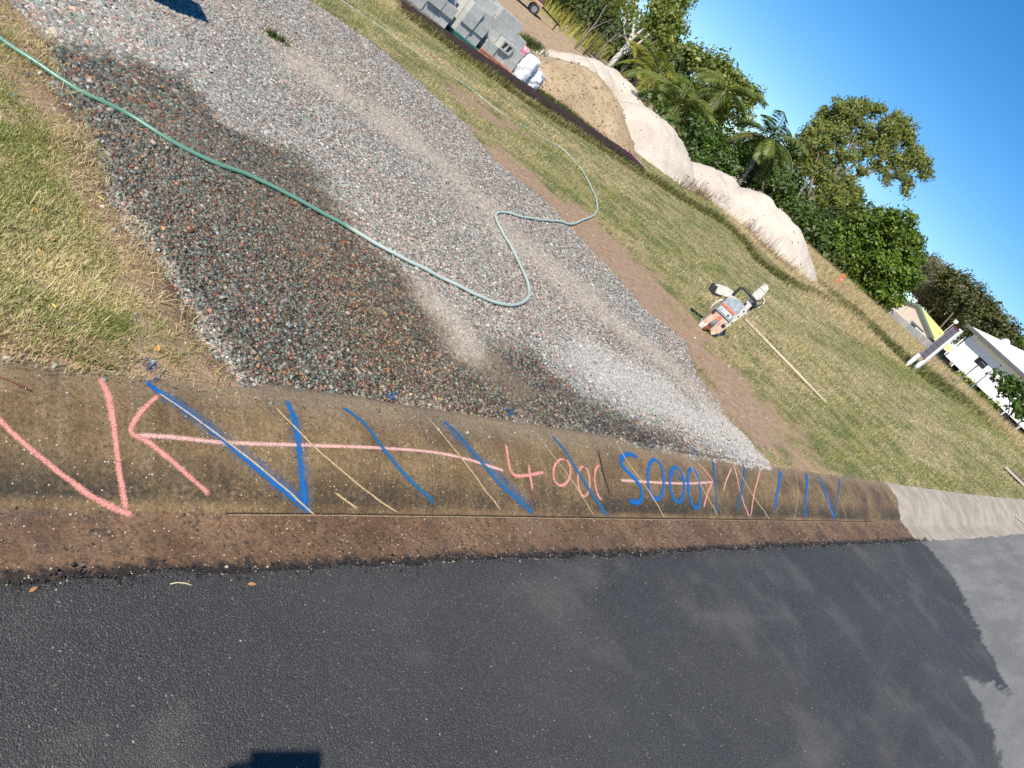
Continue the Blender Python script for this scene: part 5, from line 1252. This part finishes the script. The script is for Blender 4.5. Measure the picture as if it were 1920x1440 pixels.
MB().box((wx - .40, -.075, wz), (.70, .02, 1.06)).obj('pane', M_GLASS, wf_); MB().box((wx + .40, -.075, wz), (.70, .02, 1.06)).obj('pane', M_CURT, wf_); MB().box((wx, -.05, wz - .68), (1.8, .2, .08)).obj('sill', M_CREAM, wf_); MB().box((wx, -.06, wz + .66), (1.75, .16, .07)).obj('hood', M_BLK, wf_)
a_ = MB().cyl((2.2, 4, -.4), (2.2, 4, 1.3), .03, n=6).box((2.2, 4, 1.45), (.42, .1, .34)).obj('antenna', M_WHITE, rf)
# lean-to of the same yellow sheet
lt = W(1778, 652, 66); e = empty('carport', (lt[0], lt[1], gz(lt[0], lt[1])), yaw_of(RT) - .3); tag(e, 'small yellow roofed carport between the sign and the white house', 'carport')
hh = lt[2] - gz(lt[0], lt[1])
MB().box((0, 1.2, hh), (2.6, 3.0, .08), Matrix.Rotation(.22, 3, 'X')).obj('roof', M_YROOF, e)
for x in (-1.2, 1.2):
    for y in (.1, 2.4): MB().box((x, y, hh / 2 - .3 + (.0 if y < 1 else .25)), (.1, .1, hh - .2)).obj('post', M_WHITE, e)
# paling fence
f0, f1 = W(1560, 508, 52), W(1742, 660, 52)
n = 84; fd = (f1 - f0)[:2]; fl = np.linalg.norm(fd); fe = empty('paling_fence', (f0[0], f0[1], 0), yaw_of(fd)); tag(fe, 'weathered grey paling fence in front of the cream house', 'fence')
pm = MB().box((0, 0, 0), (fl / n - .012, .02, 1.5)).mesh('paling'); pm.materials.append(simple('grey_paling', (.26, .255, .25), .9, .25, 6)); pm2 = pm.copy(); pm2.materials.clear(); pm2.materials.append(simple('brown_grey_paling', (.33, .31, .285), .9, .25, 6))
for i in range(n):
    o = bpy.data.objects.new('paling', pm if random.random() < .6 else pm2); COL.objects.link(o); o.parent = fe
    s = (i + .5) / n; zt = f0[2] + (f1[2] - f0[2]) * s + random.uniform(-.02, .02) + .6
    o.location = (s * fl, random.uniform(-.006, .006), zt - .75)
for k in (0.25, .95):
    q = MB().box((fl / 2, .04, 0), (math.hypot(fl, f1[2] - f0[2]), .04, .08)).obj('rail', pm.materials[0], fe); q.location.z = (f0[2] + f1[2]) / 2 + .6 - k - .1; q.rotation_euler.y = 0
# white house on stumps
wh, wp = house_frame('white_house', 1777, 667, 58, -.42, 'white weatherboard house on stumps with a pale hipped roof')
wh.scale = (.86, .86, .86); gb_ = (gz(wp[0] + 2, wp[1]) - wp[2]) / .86
MB().box((7.0, 4.0, 1.35), (14.0, 8.0, 2.7)).obj('wall', M_WWALL, wh)
for i in range(12): MB().box((7.0, -.012, .16 + i * .19), (14.02, .03, .012)).obj('board_line', M_WWALL, wh)
MB().box((0, 0, 1.1), (.16, .16, 2.3)).obj('corner_post', M_WWALL, wh); MB().box((-.25, -.1, 1.0), (.10, .10, 2.2)).obj('downpipe', M_WWALL, wh)
MB().box((7, -.05, -.06), (14.2, .12, .16)).obj('bottom_plate', M_WWALL, wh)
MB().box((6.8, -.42, 2.74), (15.2, .9, .06)).obj('soffit', M_EAVE, wh)
g_ = MB().box((6.8, -.9, 2.86), (15.4, .12, .20)).obj('gutter', simple('dark_gutter', (.10, .11, .12), .5), wh)
rf = MB(); bm = rf.bm
vv = [bm.verts.new(p) for p in ((-.5, -.92, 2.98), (14.6, -.92, 2.98), (14.6, 8.8, 2.98), (-.5, 8.8, 2.98), (3.9, 3.9, 4.75), (9.7, 3.9, 4.75))]
for f in ((0, 1, 5, 4), (1, 2, 5), (2, 3, 4, 5), (3, 0, 4), (3, 2, 1, 0)): bm.faces.new([vv[i] for i in f])
rf = rf.obj('roof', M_WROOF, wh)
for i in range(1, 9): MB().cyl((i * 1.6, -.4, -.1), (i * 1.6, -.4, gb_ - .4), .09, n=8).obj('stump', M_EAVE, wh)
for x in (5.2, 9.0): w_ = MB().box((x, -.04, 1.5), (1.5, .08, 1.1)).obj('window', M_WHITE, wh); MB().box((x, -.09, 1.5), (1.34, .02, .94)).obj('pane', M_GLASS, w_)
MB().box((7, 6, gb_ / 2), (13, .1, -gb_)).obj('skirt', M_DBARK, wh)
MB().cyl((.3, -.7, 2.72), (.3, -.7, 2.5), .09, .05, n=10).obj('eave_light', M_WHITE, wh)
dp = W(1884, 642, 60) - wp; cyw = yaw_of(RT); loc = Matrix.Rotation(-(cyw - .42), 3, 'Z') @ Vector(dp) / .86
ds = MB(); 
bmesh.ops.create_cone(ds.bm, cap_ends=True, segments=24, radius1=.42, radius2=.12, depth=.10, matrix=Matrix.Translation(loc) @ Matrix.Rotation(rad(80), 4, 'X') @ Matrix.Rotation(rad(-20), 4, 'Y'))
ds.cyl(loc + Vector((.05, .1, 0)), loc + Vector((.1, .25, -1.0)), .03, n=6); ds.cyl(loc, loc + Vector((.35, -.4, .05)), .015, n=5); ds.obj('satellite_dish', simple('dish_grey', (.55, .56, .58), .5), rf)
# parked car under the house
cpx = W(1764, 664, 60); ce = empty('parked_car', (cpx[0], cpx[1], gz(cpx[0], cpx[1])), yaw_of(RT) - .5); tag(ce, 'dark parked car half hidden beside the white house', 'car')
M_CAR = simple('dark_car_paint', (.04, .045, .05), .25, .1)
MB().prism([(-2.1, .35), (2.1, .35), (2.15, .75), (1.2, .92), (-1.9, .95), (-2.1, .8)], -.85, .85, lambda a, b, c: (a, c, b)).bevel(.05).obj('body', M_CAR, ce)
MB().prism([(-1.7, .93), (.95, .91), (.35, 1.42), (-1.3, 1.45)], -.72, .72, lambda a, b, c: (a, c, b)).bevel(.05).obj('cabin', M_CAR, ce)
MB().prism([(-1.45, .98), (-.35, .97), (-.35, 1.36), (-1.18, 1.37)], -.745, -.70, lambda a, b, c: (a, c, b)).obj('window', M_GLASS, ce); MB().prism([(-.25, .97), (.72, .96), (.28, 1.35), (-.25, 1.36)], -.745, -.70, lambda a, b, c: (a, c, b)).obj('window', M_GLASS, ce)
for x in (-1.35, 1.35):
    for y in (-.78, .78):
        w_ = MB().cyl((x, y - .1, .33), (x, y + .1, .33), .33, n=18).obj('wheel', M_BLK, ce); MB().cyl((x, y - .11, .33), (x, y + .11, .33), .2, n=14).obj('rim', M_STEEL, w_)
# ---- trailer parked up the dirt track
t0 = G(999, 29); te = empty('box_trailer', (t0[0], t0[1], gz(t0[0], t0[1])), yaw_of(RT) + .35); tag(te, 'dark box trailer with a small wheel parked by the tall grass', 'trailer')
MB().box((-1.0, .5, .52), (2.2, 1.2, .10), bevel=.01).obj('chassis', simple('trailer_pink_steel', (.50, .30, .24), .6), te)
bd = MB().box((-1.0, .5, .78), (2.1, 1.15, .42), bevel=.02).obj('tray', simple('brown_tray', (.10, .055, .035), .6), te)
for y in (-.12, 1.12): w_ = MB().cyl((-.12, y - .06, .22), (-.12, y + .06, .22), .22, n=20).obj('wheel', M_BLK, te); MB().cyl((-.12, y - .066, .22), (-.12, y + .066, .22), .125, n=16).obj('rim', M_STEEL, w_)
MB().cyl((.1, .1, .5), (1.2, .5, .42), .035, n=8).cyl((.1, .9, .5), (1.2, .5, .42), .035, n=8).obj('drawbar', M_BLK, te); MB().cyl((1.05, .5, .42), (1.05, .5, .05), .03, n=8).cyl((1.05, .46, .06), (1.05, .54, .06), .06, n=12).obj('jockey_wheel', M_RUST, te)

# ================================================================== SMALL LITTER
def twig(name, pts, r, mat, label):
    P = [G(*p) for p in pts]; m = MB(); m.tube([(p[0], p[1], p[2] + r * 1.1 + .002) for p in P], [r] * len(P), 6); o = m.obj(name, mat); tag(o, label, 'twig'); return o
twig('twig', [(-20, 702), (20, 716), (58, 735)], .0022, simple('red_brown_twig', (.20, .075, .04), .8), 'thin reddish twig on the top of the kerb at the left edge')
twig('twig', [(318, 1097), (330, 1094), (345, 1095), (358, 1099)], .0020, simple('straw_twig', (.55, .47, .30), .8), 'small pale twig lying on the asphalt near the gutter')
twig('twig', [(1903, 968), (1917, 981), (1930, 990)], .010, bpy.data.materials['pale_timber'], 'pale stick lying in the dry gutter at the right edge')
LEAFC = [((.62, .30, .07), 'orange'), ((.62, .47, .08), 'yellow'), ((.40, .20, .08), 'brown')]
spots = [(64, 400, 0), (70, 475, 0), (95, 455, 2), (88, 510, 1), (132, 125, 0), (186, 378, 1), (213, 168, 1), (25, 655, 2), (285, 668, 0), (302, 432, 0), (90, 590, 1), (160, 560, 2), (470, 1098, 2), (60, 1108, 2), (418, 302, 1)]
names = ['on the left lawn near the frame edge', 'in the middle of the left lawn', 'beside the straw on the left lawn', 'low on the left lawn', 'on the stones above the hose', 'at the straw edge of the gravel', 'on the stones under the hose', 'by the kerb at the left edge', 'at the kerb beside the blue spray', 'on the dark wet stones', 'near the lower left lawn', 'on the lawn close to the kerb', 'on the asphalt edge below the blue mark', 'on the asphalt edge at the left', 'on the wet stones beside the hose']
LM = [simple('fallen_leaf_' + n, c, .7, .2) for c, n in LEAFC]
for (u, v, k), wh_ in zip(spots, names):
    g = G(u, v); m = MB(); a = random.uniform(0, 6.28); L_ = random.uniform(.010, .018)
    z_ = max(float(lot_z(g[0], g[1])) if g[1] > 1.85 else g[2], g[2]) + (.012 if g[1] > 1.85 else .006)
    ring = [(-1, 0, 0), (-.5, .35, .12), (.2, .42, .16), (1, 0, .1), (.2, -.42, .2), (-.5, -.35, .1)]
    vs_ = [m.bm.verts.new((g[0] + L_ * (x * math.cos(a) - y * math.sin(a)), g[1] + L_ * (x * math.sin(a) + y * math.cos(a)), z_ + L_ * zz)) for x, y, zz in ring]
    m.bm.faces.new((vs_[0], vs_[1], vs_[2], vs_[3])); m.bm.faces.new((vs_[0], vs_[3], vs_[4], vs_[5]))
    o = m.obj('fallen_leaf', LM[k]); tag(o, f'{LEAFC[k][1]} fallen leaf {wh_}', 'leaf', 'scattered fallen leaves')

# ---- pole and box added out of view to cast the shadow on the stones
pp = empty('shadow_pole', (.80, 5.02, float(lot_z(.80, 5.02)) - .01)); tag(pp, 'unseen timber pole with a grey box, added to cast a shadow on the driveway', 'pole')
MB().box((0, 0, .70), (.07, .07, 1.6), bevel=.004).obj('post', M_WOOD, pp)
MB().box((.05, .02, 1.58), (.26, .30, .34), bevel=.01).obj('shadow_box', M_GREYP, pp)

# ================================================================== THE PHOTOGRAPHER (behind the camera; hands and phone shade the road)
def skin_mesh(verts, edges, radii, root=0, sub=2):
    me = bpy.data.meshes.new('skel'); me.from_pydata(verts, edges, []); o = bpy.data.objects.new('skel', me); COL.objects.link(o)
    md = o.modifiers.new('skin', 'SKIN'); sv = me.skin_vertices[0].data
    for i, r in enumerate(radii): sv[i].radius = (r, r) if not hasattr(r, '__len__') else r
    sv[root].use_root = True
    s2 = o.modifiers.new('sub', 'SUBSURF'); s2.levels = sub; s2.render_levels = sub
    dg = bpy.context.evaluated_depsgraph_get(); out = bpy.data.meshes.new_from_object(o.evaluated_get(dg))
    bpy.data.objects.remove(o); return out
FWD = RM[:, 2]; RIGHT = RM[:, 0]; DOWN = RM[:, 1]
CAMP = np.array([0, 0, CAM_H])
def shade_at(u, v, back=.012):
    """point in the phone's plane whose shadow falls on the road at (u, v)"""
    g = G(u, v); k = ((g - CAMP) @ FWD + back) / (SUN_D @ FWD); return g - SUN_D * k
c_tr = shade_at(603, 1406); c_tl = shade_at(452, 1408)
pw = min(.178, np.linalg.norm(c_tr - c_tl)); ph = .085
ux = (c_tr - c_tl) / np.linalg.norm(c_tr - c_tl)
pc = c_tr - ux * pw / 2 + DOWN * ph / 2
Rp = Matrix((tuple(RIGHT), tuple(-DOWN), tuple(-FWD))).transposed()
phn = empty('phone', tuple(pc)); tag(phn, 'black phone held up by the photographer', 'phone'); phn.rotation_euler = Rp.to_euler()
MB().box((0, 0, 0), (pw, ph, .008), bevel=.0035).obj('case', M_BLK, phn); MB().box((0, 0, .0044), (pw - .012, ph - .01, .0012)).obj('screen', M_GLASS, phn)
fh_ = np.array([FWD[0], FWD[1], 0]); fh_ /= np.linalg.norm(fh_); rh = np.array([fh_[1], -fh_[0], 0]); Zu = np.array([0, 0, 1.0])
foot = -fh_ * .50; gzf = gz(foot[0], foot[1])
def B_(f, r, z): return tuple(foot + fh_ * f + rh * r + Zu * (gzf + z))
hl = tuple(pc - RIGHT * (pw / 2 + .04) - FWD * .03 + DOWN * .03); hr = tuple(pc + RIGHT * (pw / 2 - .03) + DOWN * .07 - FWD * .035)
V_ = [B_(0, 0, .98), B_(.0, 0, 1.12), B_(.0, 0, 1.30), B_(.0, 0, 1.46), B_(.02, 0, 1.56), B_(.06, 0, 1.64), B_(.07, 0, 1.74), B_(.06, 0, 1.82),
      B_(0, -.10, .93), B_(.02, -.12, .52), B_(-.01, -.13, .10), B_(.06, -.14, .035), B_(.14, -.15, .028),
      B_(0, .10, .93), B_(.02, .12, .52), B_(-.01, .13, .10), B_(.06, .14, .035), B_(.14, .15, .028),
      B_(.0, -.18, 1.43), B_(.12, -.27, 1.22), hl, tuple(pc - RIGHT * (pw / 2 + .125) - FWD * .04 + DOWN * .10), B_(.0, .18, 1.43), B_(.12, .27, 1.22), hr]
E_ = [(0, 1), (1, 2), (2, 3), (3, 4), (4, 5), (5, 6), (6, 7), (0, 8), (8, 9), (9, 10), (10, 11), (11, 12), (0, 13), (13, 14), (14, 15), (15, 16), (16, 17), (3, 18), (18, 19), (19, 21), (21, 20), (3, 22), (22, 23), (23, 24)]
R_ = [.15, .14, .155, .13, .062, .085, .10, .075, .095, .062, .045, .042, .035, .095, .062, .045, .042, .035, .06, .046, .038, .033, .06, .046, .034]
body = skin_mesh(V_, E_, R_)
M_SKIN = simple('skin', (.50, .30, .21), .6, .08, 20); M_SHIRT = simple('navy_shirt', (.03, .04, .09), .85, .15, 30); M_SHORT = simple('khaki_shorts', (.26, .22, .15), .85, .15, 30); M_BOOT = simple('brown_boot', (.12, .07, .04), .7, .2, 30)
for mm in (M_SKIN, M_SHIRT, M_SHORT, M_BOOT): body.materials.append(mm)
# fingers wrapped round the phone's ends
parts = bmesh.new(); parts.from_mesh(body)
for hand, sgn in ((np.array(hl), -1), (np.array(hr), 1)):
    for k in range(5):
        thumb = k == 4
        b0_ = hand + DOWN * (-.030 + .018 * k if not thumb else -.02) + FWD * (.01 if not thumb else -.012)
        L_ = (.055, .062, .060, .048, .045)[k]
        inw = -sgn * RIGHT if k != 4 else -sgn * RIGHT * .8 - DOWN * .5
        ch = [b0_ - FWD * .01, b0_ + FWD * (.022 if not thumb else -.012) + sgn * RIGHT * .006, b0_ + FWD * (.036 if not thumb else -.014) + inw * L_ * .5, b0_ + FWD * (.034 if not thumb else -.012) + inw * L_]
        ch = [c_ if (c_ - CAMP) @ FWD < -.004 or np.linalg.norm((c_ - CAMP) - ((c_ - CAMP) @ FWD) * FWD) > .05 else c_ - FWD * .03 for c_ in ch]
        fm = skin_mesh([tuple(c_) for c_ in ch], [(0, 1), (1, 2), (2, 3)], [.010, .009, .0085, .007], 0, 1); parts.from_mesh(fm); bpy.data.meshes.remove(fm)
parts.to_mesh(body); parts.free()
for p in body.polygons:
    c_ = np.array(p.center) - foot; z = c_[2] - gzf; f = c_ @ fh_; r = abs(c_ @ rh); p.use_smooth = True
    p.material_index = 3 if z < .11 else 0 if z < .50 else 2 if z < 1.0 else 0 if z > 1.525 or (f > .19) else 1
pe = link('person', body); tag(pe, 'person in a navy shirt and khaki shorts holding up a phone', 'person')
hm = MB(); hm.ball(B_(.055, 0, 1.80), .108, (1, 1, .92), 3); hb = hm.bm
for v in hb.verts: v.co += Vector(rng.normal(0, .003, 3))
hm.obj('hair', simple('dark_hair', (.04, .028, .02), .7, .3, 60), pe)
for s in (-1, 1):
    MB().ball(B_(.146, s * .034, 1.735), .011, (.8, 1, .7), 2).obj('eye', M_WHITE, pe); MB().ball(B_(.06, s * .102, 1.72), .026, (.6, .6, 1.1), 2).obj('ear', M_SKIN, pe)
MB().ball(B_(.160, 0, 1.70), .016, (1, 1, 1.5), 2).obj('nose', M_SKIN, pe); MB().ball(B_(.150, 0, 1.655), .024, (.8, 1.1, .35), 2).obj('mouth', simple('lips', (.42, .18, .15), .5), pe)
